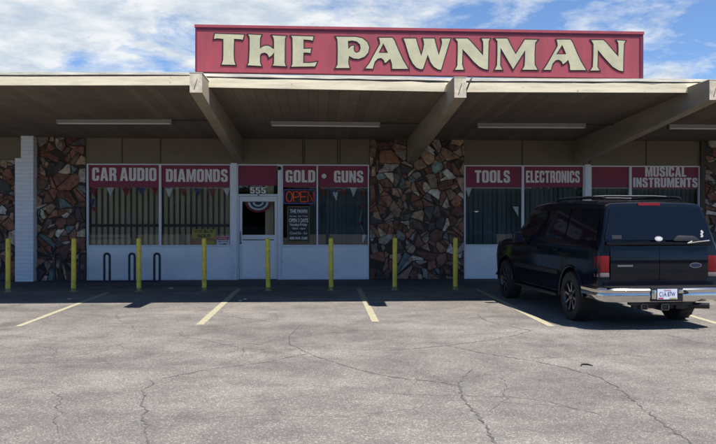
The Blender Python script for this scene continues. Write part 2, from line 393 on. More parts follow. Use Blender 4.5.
# condensed sign writer's capitals: width, then outline loops (height 10)
BLOCK = {
 'O': (5.6, [[(1.4,0),(4.2,0),(5.2,.6),(5.6,1.6),(5.6,8.4),(5.2,9.4),(4.2,10),(1.4,10),(.4,9.4),(0,8.4),(0,1.6),(.4,.6)], [(2.5,1.6),(3.1,1.6),(3.4,2),(3.4,8),(3.1,8.4),(2.5,8.4),(2.2,8),(2.2,2)]]),
 'D': (5.5, [[(0,0),(3.6,0),(4.9,.6),(5.5,1.8),(5.5,8.2),(4.9,9.4),(3.6,10),(0,10)], [(2.2,1.7),(2.9,1.7),(3.3,2.1),(3.3,7.9),(2.9,8.3),(2.2,8.3)]]),
 'C': (5.4, [[(5.4,3.9),(3.3,3.9),(3.3,2),(3.0,1.6),(2.5,1.6),(2.2,2),(2.2,8),(2.5,8.4),(3.0,8.4),(3.3,8),(3.3,6.4),(5.4,6.4),(5.4,8.4),(5,9.4),(4.1,10),(1.4,10),(.4,9.4),(0,8.4),(0,1.6),(.4,.6),(1.4,0),(4.1,0),(5,.6),(5.4,1.6)]]),
 'G': (5.5, [[(2.9,5.3),(2.9,3.9),(3.4,3.9),(3.4,2),(3.1,1.6),(2.5,1.6),(2.2,2),(2.2,8),(2.5,8.4),(3.0,8.4),(3.3,8),(3.3,6.7),(5.4,6.7),(5.4,8.4),(5,9.4),(4.1,10),(1.4,10),(.4,9.4),(0,8.4),(0,1.6),(.4,.6),(1.4,0),(2.8,0),(3.7,.8),(4.0,0),(5.5,0),(5.5,5.3)]]),
 'U': (5.6, [[(0,10),(2.2,10),(2.2,2.1),(2.5,1.6),(3.1,1.6),(3.4,2.1),(3.4,10),(5.6,10),(5.6,1.7),(5.2,.6),(4.2,0),(1.4,0),(.4,.6),(0,1.7)]]),
 'I': (2.2, [[(0,0),(2.2,0),(2.2,10),(0,10)]]),
 'L': (4.3, [[(0,0),(4.3,0),(4.3,1.8),(2.2,1.8),(2.2,10),(0,10)]]),
 'E': (4.4, [[(0,0),(4.4,0),(4.4,1.8),(2.2,1.8),(2.2,4.2),(4,4.2),(4,5.9),(2.2,5.9),(2.2,8.2),(4.4,8.2),(4.4,10),(0,10)]]),
 'T': (5.2, [[(1.5,0),(3.7,0),(3.7,8.2),(5.2,8.2),(5.2,10),(0,10),(0,8.2),(1.5,8.2)]]),
 'N': (5.6, [[(0,0),(2,0),(2,5.6),(3.6,0),(5.6,0),(5.6,10),(3.6,10),(3.6,4.6),(2,10),(0,10)]]),
 'M': (7.4, [[(0,0),(2,0),(2,6.2),(3.1,0),(4.3,0),(5.4,6.2),(5.4,0),(7.4,0),(7.4,10),(4.9,10),(3.7,4.2),(2.5,10),(0,10)]]),
 'A': (6.2, [[(0,0),(2.1,0),(2.4,2),(3.8,2),(4.1,0),(6.2,0),(4.4,10),(1.8,10)], [(2.65,3.6),(3.55,3.6),(3.1,7.2)]]),
 'R': (5.6, [[(0,0),(2.2,0),(2.2,4.0),(2.8,4.0),(3.3,3.5),(3.4,0),(5.6,0),(5.5,3.6),(5.1,4.6),(4.6,5.1),(5.2,5.7),(5.5,6.8),(5.5,8.3),(5,9.5),(3.8,10),(0,10)], [(2.2,5.7),(2.9,5.7),(3.3,6.1),(3.3,7.9),(2.9,8.3),(2.2,8.3)]]),
 'S': (5.4, [[(0,3.5),(0,1.7),(.5,.6),(1.5,0),(4,0),(5,.6),(5.4,1.7),(5.4,3.9),(5,5),(4.2,5.7),(2.4,6.7),(2.1,7.2),(2.1,8),(2.4,8.4),(2.9,8.4),(3.2,8),(3.2,7),(5.2,7),(5.2,8.4),(4.7,9.5),(3.8,10),(1.6,10),(.6,9.5),(.1,8.4),(.1,6.6),(.5,5.6),(1.3,4.9),(3.1,3.9),(3.3,3.4),(3.3,2.1),(3,1.6),(2.4,1.6),(2.1,2.1),(2.1,3.5)]]),
 '5': (5.4, [[(0,3.4),(0,1.7),(.5,.6),(1.5,0),(4,0),(5,.6),(5.4,1.7),(5.4,5),(5,6),(4.1,6.6),(2.2,6.6),(2.3,8.1),(5,8.1),(5,10),(.4,10),(0,4.8),(2,4.8),(2.9,5),(3.2,4.6),(3.2,2.1),(2.9,1.6),(2.4,1.6),(2.1,2.1),(2.1,3.4)]]),
}
def block_text(name, body, m, parent, x0, x1, z0, z1, y, depth=.002):
    loops = []; cx_ = 0
    for ch in body:
        if ch == ' ': cx_ += 1.9; continue
        wd, lp = BLOCK[ch]
        loops += [[(cx_+a, b) for a, b in l] for l in lp]; cx_ += wd+.75
    cx_ -= .75; sx, sz = (x1-x0)/cx_, (z1-z0)/10
    me = shape_mesh([[(x0+a*sx, z0+b*sz) for a, b in l] for l in loops], 0, depth)
    for v in me.vertices: v.co = Vector((v.co.x, y-v.co.z, v.co.y))-ORG[parent]
    return link(name, me, m, parent)

# ------------------------------------------------------------------ ground
g = MB(); g.poly([(-250, -250, 0), (250, -250, 0), (250, 250, 0), (-250, 250, 0)])
tag(g.build('parking_lot', 'asphalt'), kind='structure')

YW = 19.95            # face of the shop front
YF = 13.75             # front of the roof edge
YB = 12.98            # front of the beams
YBOL = 17.25

wk = MB(); wk.box(-16, 20, 18.15, 20.3, -.1, .035)
tag(wk.build('walkway', 'walk', bevel=.012), kind='structure')

def strip(pts, wd, z, wob=0):
    """a ribbon lying on the ground along a path"""
    b = MB(); L, Rr = [], []
    for i, p in enumerate(pts):
        d = (pts[min(i+1, len(pts)-1)]-pts[max(i-1, 0)]).normalized(); n = Vector((-d.y, d.x, 0))
        k = wd*(.42 if wob else 1)*(1+rnd.uniform(-wob, wob))*(0.25 if wob and i in (0, len(pts)-1) else 1)/2
        L.append(b.v(*(p+n*k)[:2], z)); Rr.append(b.v(*(p-n*k)[:2], z))
    for i in range(len(pts)-1): b.bm.faces.new((L[i], L[i+1], Rr[i+1], Rr[i]))
    return b
for a, bb, wd in (((18, 326.5), (108, 292.5), .10), ((199.5, 325), (239, 289), .12), ((375.5, 322), (358.5, 288), .12), ((552, 326.5), (476, 289), .12), ((742, 331), (600, 289), .12)):
    p, q = gnd(*a), gnd(*bb)
    tag(strip([p.lerp(q, t/8) for t in range(9)], wd, .004).build('parking_line', 'line'), kind='structure')

def LC(pts): return [(x/1.989, 290+y/1.989) for x, y in pts]
def RC(pts): return [(360+x/2.011, 290+y/2.011) for x, y in pts]
cracks = [
    (LC([(300, 180), (305, 188), (285, 200), (287, 215), (280, 228), (292, 240), (283, 252), (292, 262), (288, 280), (295, 310)]), .028),
    (LC([(604, 66), (590, 76), (575, 92), (577, 108), (615, 127), (575, 134), (540, 142), (480, 150), (430, 156), (380, 165), (305, 180)]), .022),
    (LC([(615, 127), (650, 140), (690, 152), (716, 160)])+RC([(60, 175), (130, 182), (200, 192)]), .026),
    (RC([(225, 160), (208, 175), (200, 192), (205, 215), (225, 240), (250, 270), (262, 290), (268, 312)]), .04),
    (RC([(0, 120), (60, 121), (110, 118), (175, 112), (250, 128), (350, 143), (420, 158), (480, 175), (520, 198), (550, 222), (575, 245), (620, 275), (655, 300), (670, 312)]), .03),
    (RC([(175, 112), (230, 105), (270, 100), (310, 92), (345, 82), (310, 75), (275, 68), (250, 60), (235, 48)]), .024),
    (RC([(615, 90), (650, 97), (680, 106), (720, 112)]), .02),
    (LC([(0, 146), (60, 145), (150, 144), (220, 143)]), .015),
    (LC([(0, 92), (80, 93), (170, 95), (240, 93)]), .015),
    (RC([(340, 138), (420, 134), (520, 130), (600, 136)]), .014),
    (LC([(470, 55), (485, 57), (500, 56)]), .04),
]
rc = random.Random(77); hair = []
for _ in range(34):                      # hairline cracks wandering over the lot
    p = Vector((rc.uniform(-7, 7), rc.uniform(5.6, 14), 0)); a = rc.choice((0, 0, 1.57, .5, 2.6))+rc.gauss(0, .35); q = [p]
    for k in range(rc.randint(6, 22)):
        a += rc.gauss(0, .28); p = p+Vector((math.cos(a), math.sin(a), 0))*rc.uniform(.1, .25); q.append(p)
    hair.append((q, rc.uniform(.008, .016)))
cb = MB()
for pts, wd in cracks+hair:
    P = [p if isinstance(p, Vector) else gnd(*p) for p in pts]; Q = []
    for a, bb in zip(P, P[1:]):
        k = max(2, int((bb-a).length/.045))
        for i in range(k): Q.append(a.lerp(bb, i/k)+Vector((rnd.gauss(0, .011), rnd.gauss(0, .011), 0)))
    Q.append(P[-1])
    t = strip(Q, wd, .003, .75); me = bpy.data.meshes.new('t'); t.bm.to_mesh(me); t.bm.free(); cb.bm.from_mesh(me); bpy.data.meshes.remove(me)
tag(cb.build('pavement_crack', 'crack'), kind='structure')

# ------------------------------------------------------------------ building
bld = thing('shop_building', (0, YW, 0), 'low flat roofed shop building with deep tan overhang, flagstone panels and white panelled windows', 'building')

def xw(px): return X(px, YW)
ZH = at(340, 164.6, YW).z      # window head
ZS = at(340, 246.2, YW).z      # window sill
ZSOF = at(340, 139.3, YW).z    # soffit where it meets the wall

# x-positions along the shop front
xa0, xa1, xa2 = xw(86.5), xw(160), xw(231)
xp0, xp1 = xw(231), xw(237)
xd0, xd1 = xw(237), xw(281)
xc0, xc1, xc2 = xw(281), xw(317.3), xw(369)
xs0, xs1 = xw(369), xw(464)
xe0, xe1, xe2 = xw(464), xw(523), xw(584.5)
xq0, xq1 = xw(584.5), xw(590)
xf0, xf1, xf2 = xw(590), xw(630.5), xw(700)
xg0 = xw(704)

# back of house: closed dark room behind the glass
rm = MB()
rm.box(-14, 18, 27.0, 27.2, 0, 4.6); rm.box(-14.2, -14, YW+.3, 27.2, 0, 4.4); rm.box(18, 18.2, YW+.3, 27.2, 0, 4.4)
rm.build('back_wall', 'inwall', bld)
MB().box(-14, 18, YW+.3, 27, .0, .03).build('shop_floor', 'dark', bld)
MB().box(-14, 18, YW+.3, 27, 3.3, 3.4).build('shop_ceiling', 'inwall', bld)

# header boards above the windows and solid wall behind the stone
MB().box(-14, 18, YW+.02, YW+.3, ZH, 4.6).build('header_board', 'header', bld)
for k in (122, 160.3, 302.6, 304.4, 337.6, 340, 522.3, 646.5, 590):
    MB().box(xw(k)-.012, xw(k)+.012, YW+.005, YW+.02, ZH+.02, ZSOF+.03).build('batten', 'batten', bld)
MB().box(-14, xa0, YW+.05, YW+.3, 0, ZH).build('wall', 'mortar', bld)
MB().box(xs0, xs1, YW+.05, YW+.3, 0, ZH).build('wall', 'mortar', bld)
MB().box(xg0, 18, YW+.05, YW+.3, 0, ZH).build('wall', 'mortar', bld)

# flagstone veneer
def clip(poly, n, d):
    """keep the side where n.p <= d"""
    out_ = []
    for i, p in enumerate(poly):
        q = poly[(i+1) % len(poly)]
        a = n[0]*p[0]+n[1]*p[1]-d; b = n[0]*q[0]+n[1]*q[1]-d
        if a <= 0: out_.append(p)
        if a*b < 0:
            t = a/(a-b); out_.append((p[0]+(q[0]-p[0])*t, p[1]+(q[1]-p[1])*t))
    return out_
PAL = [((.16, .074, .053), 5), ((.22, .112, .073), 3.4), ((.13, .066, .052), 4), ((.28, .205, .14), 3), ((.23, .21, .195), 3), ((.06, .055, .058), 3), ((.14, .20, .20), 1.4), ((.48, .43, .36), 1.9), ((.22, .15, .11), 3.4), ((.10, .07, .056), 2)]
def flagstone(x0, x1, z0, z1, seed, size=.36, name='flagstone_panel', y=YW):
    rr = random.Random(seed); wv = [p[1] for p in PAL]
    seeds = []; tries = 0
    target = int((x1-x0)*(z1-z0)/(size*size*.9))
    while len(seeds) < target and tries < target*60:
        tries += 1
        p = (rr.uniform(x0, x1), rr.uniform(z0, z1), rr.choice((.45, .7, .8, 1, 1.15, 1.6)))
        if all(math.hypot(p[0]-q[0], p[1]-q[1]) > size*.5*(p[2]+q[2])*.75 for q in seeds): seeds.append(p)
    bm = bmesh.new(); lay = bm.loops.layers.float_color.new('stone'); polys = []
    for i, p in enumerate(seeds):
        poly = [(x0+.006, z0+.004), (x1-.006, z0+.004), (x1-.006, z1), (x0+.006, z1)]
        for j, q in enumerate(seeds):
            if i == j: continue
            dx, dz = q[0]-p[0], q[1]-p[1]; L = math.hypot(dx, dz)
            if L > 1.3: continue
            n = (dx/L, dz/L); k = (L*L+(p[2]**2-q[2]**2)*size*size*.55)/(2*L)
            poly = clip(poly, n, n[0]*p[0]+n[1]*p[1]+k-.0065)
            if len(poly) < 3: break
        if len(poly) < 3: continue
        # break it into angular shards
        todo, done = [poly], []
        while todo:
            pl = todo.pop(); A_ = abs(sum(a[0]*b[1]-b[0]*a[1] for a, b in zip(pl, pl[1:]+pl[:1])))/2
            if A_ > rr.choice((.012, .025, .045, .07, .11, .17)):
                cx = sum(q[0] for q in pl)/len(pl)+rr.gauss(0, .05); cz = sum(q[1] for q in pl)/len(pl)+rr.gauss(0, .05)
                a = rr.uniform(0, math.pi); n = (math.cos(a), math.sin(a)); d0 = n[0]*cx+n[1]*cz
                h1, h2 = clip(pl, n, d0-.0065), clip(pl, (-n[0], -n[1]), -d0-.0065)
                if len(h1) >= 3 and len(h2) >= 3: todo += [h1, h2]; continue
            done.append(pl)
        polys += done
    for poly in polys:
        p = (sum(q[0] for q in poly)/len(poly), sum(q[1] for q in poly)/len(poly))
        # knock a corner or two off, as broken stone has
        for _ in range(rr.choice((0, 1, 1, 2))):
            c = rr.choice(poly); dx, dz = c[0]-p[0], c[1]-p[1]; L = math.hypot(dx, dz)
            if L < .03: continue
            a = rr.uniform(-.5, .5); n = (dx/L*math.cos(a)-dz/L*math.sin(a), dx/L*math.sin(a)+dz/L*math.cos(a))
            poly2 = clip(poly, n, n[0]*c[0]+n[1]*c[1]-L*rr.uniform(.06, .28))
            if len(poly2) >= 3: poly = poly2
        ar = abs(sum(a[0]*b[1]-b[0]*a[1] for a, b in zip(poly, poly[1:]+poly[:1])))/2
        if ar < .0018: continue
        # subdivide and roughen the outline
        pl = []
        for a, b in zip(poly, poly[1:]+poly[:1]):
            if math.hypot(a[0]-b[0], a[1]-b[1]) < .01: continue
            pl.append(a)
            if math.hypot(a[0]-b[0], a[1]-b[1]) > .09:
                t = rr.uniform(.35, .65); pl.append((a[0]+(b[0]-a[0])*t+rr.gauss(0, .010), a[1]+(b[1]-a[1])*t+rr.gauss(0, .010)))
        if len(pl) < 3: continue
        cx = sum(q[0] for q in pl)/len(pl); cz = sum(q[1] for q in pl)/len(pl)
        dep = rr.uniform(.012, .065); tx, tz = rr.gauss(0, .10), rr.gauss(0, .10)
        c = rr.choices(PAL, wv)[0][0]; f_ = rr.uniform(.85, 1.75); c = tuple(min(.6, v*f_) for v in c)
        RG = []
        for sc_, dp in ((1, 0), (.99, dep*.55), (.955, dep*.86), (.88, dep), (.6, dep*1.04)):
            RG.append([bm.verts.new((cx+(a-cx)*sc_, y+.052-dp+((a-cx)*tx+(b-cz)*tz)*(dp > dep*.8), cz+(b-cz)*sc_)) for a, b in pl])
        n = len(pl); fs = []
        for A, Bv in zip(RG, RG[1:]):
            for k in range(n): fs.append(bm.faces.new((A[k], A[(k+1) % n], Bv[(k+1) % n], Bv[k])))
        fs.append(bm.faces.new(RG[-1]))
        for f in fs: f.smooth = True
        for f in fs:
            for l in f.loops: l[lay] = (*c, 1)
    bmesh.ops.recalc_face_normals(bm, faces=bm.faces)
    for v in bm.verts: v.co -= ORG[bld]
    me = bpy.data.meshes.new(name); bm.to_mesh(me); bm.free()
    return link(name, me, 'stone', bld)
ztop = ZSOF+.02
MB().box(xw(369.5), xw(464), YW-.012, YW+.05, .02, ztop).build('mortar_bed', 'mortar', bld)
flagstone(xw(369.5), xw(464), .03, ztop, 11, y=YW-.05)
MB().box(xw(35), xw(85.5), YW-.012, YW+.05, .02, ztop).build('mortar_bed', 'mortar', bld)
flagstone(xw(35.2), xw(85.8), .03, ztop, 5, .36, y=YW-.05)
MB().box(-14, xw(17), YW-.012, YW+.05, .02, at(0, 160, YW).z).build('mortar_bed', 'mortar', bld)
flagstone(xw(-60), xw(17), .03, at(0, 160, YW).z, 23, .36, y=YW-.05)
MB().box(xg0, 16, YW-.012, YW+.05, .02, ztop).build('mortar_bed', 'mortar', bld)
flagstone(xg0, xw(780), .03, ztop, 31, y=YW-.05)
MB().box(xf2, xg0, YW-.06, YW+.1, 0, ZSOF).build('post', 'batten', bld)

# white block pier, wider below
pz = at(25, 159, YW).z
YP = YW-.28
pw_ = MB(); pw_.box(X(15, YP), X(33.2, YP), YP, YW+.04, 0, pz); pw_.box(X(20.8, YP), X(33.2, YP), YP+.004, YW+.04, pz, at(25, 135, YP).z+.1)
pw_.build('block_pier', 'block', bld)

# white posts
MB().box(xp0, xp1, YW-.06, YW+.12, 0, ZH+.03).build('post', 'post', bld, bevel=.006)
MB().box(xq0, xq1, YW-.06, YW+.12, 0, ZH+.03).build('post', 'post', bld, bevel=.006)

# windows
YG = YW+.06
def window(x0, x1, kick=True, ftl=.045, ftr=.03):
    ft = .03
    wd = MB()
    wd.box(x0, x0+ftl, YW, YW+.1, ZS, ZH); wd.box(x1-ftr, x1, YW, YW+.1, ZS, ZH)
    wd.box(x0+ftl, x1-ftr, YW, YW+.1, ZH-ft, ZH); wd.box(x0+ftl, x1-ftr, YW-.012, YW+.1, ZS, ZS+.04)
    o = wd.build('window', 'alu', bld)
    MB().box(x0+ftl, x1-ftr, YG, YG+.006, ZS+.04, ZH-ft).build('pane', 'glass', o)
    if kick:
        k = MB(); k.box(x0, x1, YW+.015, YW+.1, .035, ZS-.005)
        kp = k.build('kick_panel', 'white', bld)
        t = MB(); t.box(x0, x1, YW+.002, YW+.015, ZS-.05, ZS-.006); t2 = MB(); t2.box(x0, x1, YW+.002, YW+.015, .036, .10)
        t.build('sill_trim', 'post', kp); t2.build('base_trim', 'post', kp)
    return o
window(xa0, xa1); window(xa1, xa2, ftl=.03)
window(xc0, xc1, ftl=.05, ftr=.02); window(xc1, xc2, ftl=.02)
window(xe0, xe1); window(xe1, xe2, ftl=.03)
window(xf0, xf1); window(xf1, xf2, ftl=.035)

# door bay
zdt = at(258, 196, YW).z
tr = MB(); tr.box(xd0+.001, xd1-.08, YW, YW+.1, zdt, zdt+.05); tr.box(xd0, xd1-.08, YW, YW+.1, ZH-.03, ZH); tr.box(xd1-.085, xd1-.001, YW-.03, YW+.1, .03, ZH); tr.box(xd0+.001, xd0+.05, YW, YW+.1, .03, zdt); tr.box(xd0+.001, xd0+.03, YW, YW+.1, zdt+.05, ZH-.03)
fr = tr.build('door_frame', 'alu', bld)
MB().box(xd0+.03, xd1-.085, YG, YG+.006, zdt+.05, ZH-.03).build('transom_pane', 'glass', fr)
dx0, dx1 = xd0+.06, xd1-.095
dz_ = lambda py: at(258, py, YW).z
d = MB()
d.box(dx0, dx0+.075, YW+.02, YW+.07, .05, zdt-.01); d.box(dx1-.075, dx1, YW+.02, YW+.07, .05, zdt-.01)
d.box(dx0+.075, dx1-.075, YW+.02, YW+.07, dz_(201.5), zdt-.01); d.box(dx0+.075, dx1-.075, YW+.02, YW+.07, dz_(238.5), dz_(235)); d.box(dx0+.075, dx1-.075, YW+.02, YW+.07, .05, dz_(277))
door = d.build('door', 'alu', bld)
MB().box(dx0+.075, dx1-.075, YW+.045, YW+.051, dz_(235), dz_(201.5)).build('pane', 'glass', door)
MB().box(dx0+.075, dx1-.075, YW+.035, YW+.06, dz_(277), dz_(238.5)).build('kick_plate', 'white', door)
MB().box(dx0+.09, dx1-.09, YW+.03, YW+.036, dz_(238.6)-.045, dz_(238.6)-.02).build('rail_shadow_strip', 'bar', door)  # solid black strip painted as a shadow line below the mid rail
hb = MB(); hb.tube([(dx0+.035, YW+.02, 1.05), (dx0+.035, YW-.045, 1.05), (dx0+.035, YW-.045, 1.3), (dx0+.035, YW+.02, 1.3)], .011); hb.box(dx0+.015, dx0+.055, YW+.012, YW+.02, .98, 1.03)
hb.build('handle', 'bar', door, smooth=60)
MB().box((dx0+dx1)/2-.02, (dx0+dx1)/2+.03, YW-.015, YW, zdt+.01, zdt+.035).build('door_closer', 'bar', fr)

cm = MB(); cm.lathe([(.001, -.05), (.03, -.045), (.05, -.02), (.055, 0), (.001, .02)], 'Y', (xd1-.045, YW-.03, at(278, 168.3, YW).z), 16)
cm.build('door_camera', 'bar', fr, smooth=50)
# things behind the glass that belong to the building: blinds and security bars
def grille(x0, x1, zt):
    b = MB(); n = int((x1-x0)/.142)
    for i in range(n+1):
        xx = x0+(x1-x0)*i/n; b.box(xx-.022, xx+.022, YW+.13, YW+.156, ZS-.1, ZH)
    b.box(x0, x1, YW+.12, YW+.13, zt-.035, zt+.035)
    b.build('security_grille', 'bar', bld)
zbar = at(140, 225.5, YW).z
grille(xa0+.06, xa1-.03, zbar); grille(xa1+.05, xa2-.04, zbar)
def blind(x0, x1, y, m, wdt=.09, seed=3):
    b = MB(); r2 = random.Random(seed); xx = x0
    while xx < x1:
        a = r2.uniform(.1, .35); b.box(xx, min(x1, xx+wdt*.95), y, y+.004, ZS-.3, ZH); b.bm.verts.ensure_lookup_table()
        for v in b.bm.verts[-8:]: v.co.y += (v.co.x-xx)*a
        xx += wdt
    b.build('vertical_blind', m, bld)
blind(xa0+.04, xa2-.03, YW+.19, 'tan')
MB().box(xa0+.04, xa2-.03, YW+.235, YW+.26, ZS-.3, ZH).build('window_backing', 'tan', bld)
blind(xc0+.75, xc2-.04, YW+.22, 'green', .11, 5)
blind(xw(264.5), xw(273), YW+.3, 'tan', .06, 4)
blind(xe0+.05, xe2-.04, YW+.22, 'green', .13, 8); blind(xf0+.05, xf2-.04, YW+.22, 'green', .13, 9)

# ---- roof, soffit, beams, fascia
bx = [X(-68, YB), X(196, YB), X(460.2, YB), X(715, YB), X(985, YB)]
# (fascia bottom y, fascia top y) at the ends of each bay
bays = [(-14, bx[1], (0, 85.2, 72.0), (190, 85.2, 72.3)),
        (bx[1], bx[2], (208, 87.2, 73.6), (447, 91.6, 78.0)),
        (bx[2], bx[3], (470, 92.0, 78.2), (690, 92.6, 78.9)),
        (bx[3], 18, (760, 94.0, 80.0), (985, 97.5, 83.5))]
for i, (x0, x1, A, B) in enumerate(bays):
    pa, pb = at(A[0], A[1], YF), at(B[0], B[1], YF); ta, tb = at(A[0], A[2], YF), at(B[0], B[2], YF)
    def lin(x, p, q): return p.z+(q.z-p.z)*(x-p.x)/(q.x-p.x)
    zb0, zb1, zt0, zt1 = lin(x0, pa, pb), lin(x1, pa, pb), lin(x0, ta, tb), lin(x1, ta, tb)
    e = .0015
    s = MB()
    s.prism([(x0+e, YF+.03, zb0+.02), (x0+e, YW+.05, ZSOF), (x0+e, YW+.05, ZSOF+.03), (x0+e, YF+.03, zb0+.05)], [(x1-e, YF+.03, zb1+.02), (x1-e, YW+.05, ZSOF), (x1-e, YW+.05, ZSOF+.03), (x1-e, YF+.03, zb1+.05)])
    s.build('soffit', 'soffit', bld)
    s = MB()
    s.prism([(x0+e, YF+.03, zb0+.052), (x0+e, YW+.05, ZSOF+.032), (x0+e, 30, ZSOF+.032), (x0+e, 30, zt0-.02), (x0+e, YF+.03, zt0-.012)], [(x1-e, YF+.03, zb1+.052), (x1-e, YW+.05, ZSOF+.032), (x1-e, 30, ZSOF+.032), (x1-e, 30, zt1-.02), (x1-e, YF+.03, zt1-.012)])
    s.build('roof', 'roof', bld)
    # fascia board, a dark strip painted as the roof edge's shadow, the metal edge
    n = 12; fb = MB(); fl = MB(); ge = MB()
    xs = [x0+e+(x1-x0-2*e)*k/n for k in range(n+1)]
    rr = random.Random(40+i)
    wob = [(rr.gauss(0, .006), rr.gauss(0, .005), rr.gauss(0, .004)) for _ in xs]
    for k in range(n):
        def zz_(x, f): zb = zb0+(zb1-zb0)*(x-x0)/(x1-x0); zt = zt0+(zt1-zt0)*(x-x0)/(x1-x0); return zb+(zt-zb)*f
        def seg(mb, f0, f1, y0, y1, w0, w1, yw=0):
            a, b = xs[k], xs[k+1]
            mb.prism([(a, y0+wob[k][2]*yw, zz_(a, f0)+wob[k][w0]*(w0 < 2)), (a, y1, zz_(a, f0)), (a, y1, zz_(a, f1)), (a, y0+wob[k][2]*yw, zz_(a, f1)+wob[k][w1]*(w1 < 2))],
                     [(b, y0+wob[k+1][2]*yw, zz_(b, f0)+wob[k+1][w0]*(w0 < 2)), (b, y1, zz_(b, f0)), (b, y1, zz_(b, f1)), (b, y0+wob[k+1][2]*yw, zz_(b, f1)+wob[k+1][w1]*(w1 < 2))])
        seg(fb, 0, .67, YF, YF+.03, 2, 0)
        seg(ge, .672, .80, YF+.008, YF+.03, 0, 1)
        seg(fl, .802, 1.0, YF-.004, YF+.03, 1, 2, 1)
    fb.build('fascia', 'fascia', bld); ge.build('roof_edge_shade', 'shade_split', bld); fl.build('roof_edge', 'flash', bld)

for i, cxp in enumerate(bx):
    if i == 0: continue
    hw = .105
    zt = at(460, 77.6, YB).z if i >= 2 else at(196, 73.0, YB).z
    zb = at(460, 97.7, YB).z if i >= 2 else at(196, 92.6, YB).z
    zwb = at(340, 163.5, YW).z+.02
    prof = [(YB, zb), (YW+.04, zwb), (YW+.04, ZSOF+.1), (YF+.5, zt), (YB, zt)]
    b = MB(); b.prism([(cxp-hw, y, z) for y, z in prof], [(cxp+hw, y, z) for y, z in prof])
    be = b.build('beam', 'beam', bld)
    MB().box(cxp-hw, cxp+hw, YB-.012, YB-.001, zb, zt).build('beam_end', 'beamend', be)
    MB().box(cxp-hw-.01, cxp+hw+.01, YB-.016, YF+.3, zt+.002, zt+.012).build('beam_cap', 'flash', be)
    ck = MB(); ck.prism([(cxp-.04, YB-.0135, zb+.05), (cxp-.025, YB-.0135, zb+.05), (cxp+.03, YB-.0135, zt-.1), (cxp+.02, YB-.0135, zt-.1)], [(cxp-.04, YB-.012, zb+.05), (cxp-.025, YB-.012, zb+.05), (cxp+.03, YB-.012, zt-.1), (cxp+.02, YB-.012, zt-.1)])
    ck.build('split', 'shade_split', be)

# ------------------------------------------------------------------ roof sign
YS = YF+.12
c00, c10, c01, c11 = at(195.2, 71.6, YS), at(643, 78.4, YS), at(195.3, 25.2, YS), at(643.2, 32.4, YS)
sg = thing('roof_sign', ((c00.x+c10.x)/2, YS, c00.z), 'long faded red sign board with cream flared lettering standing on the roof edge', 'shop sign')
MB().prism([tuple(c00), tuple(c10), tuple(c11), tuple(c01)], [(p.x, YS+.16, p.z) for p in (c00, c10, c11, c01)]).build('board', 'signred', sg)
def sline(f, u): a = c00.lerp(c10, u); b = c01.lerp(c11, u); return a.lerp(b, f)
def sbar(mb, u0, u1, f0, f1, y0, y1):
    q = [sline(f0, u0), sline(f0, u1), sline(f1, u1), sline(f1, u0)]
    mb.prism([(p.x, y0, p.z) for p in q], [(p.x, y1, p.z) for p in q])
t = MB(); sbar(t, -.0015, 1.0015, .955, 1.012, YS-.022, YS+.17); t.build('top_cap', 'signred', sg)
t = MB(); sbar(t, 0, 1, .905, .953, YS-.006, YS-.001); t.build('cap_shade', 'signdark', sg)  # dark strip painted as the cap's shade on the sign face
for u0, u1 in ((.9925, 1.0), (0, .004)):
    t = MB(); sbar(t, u0, u1, .0, .904, YS-.012, YS-.001); t.build('side_trim', 'signdark', sg)
t = MB(); sbar(t, .47, .4712, .0, .9, YS-.002, YS-.0005); t.build('panel_joint', 'signdark', sg)
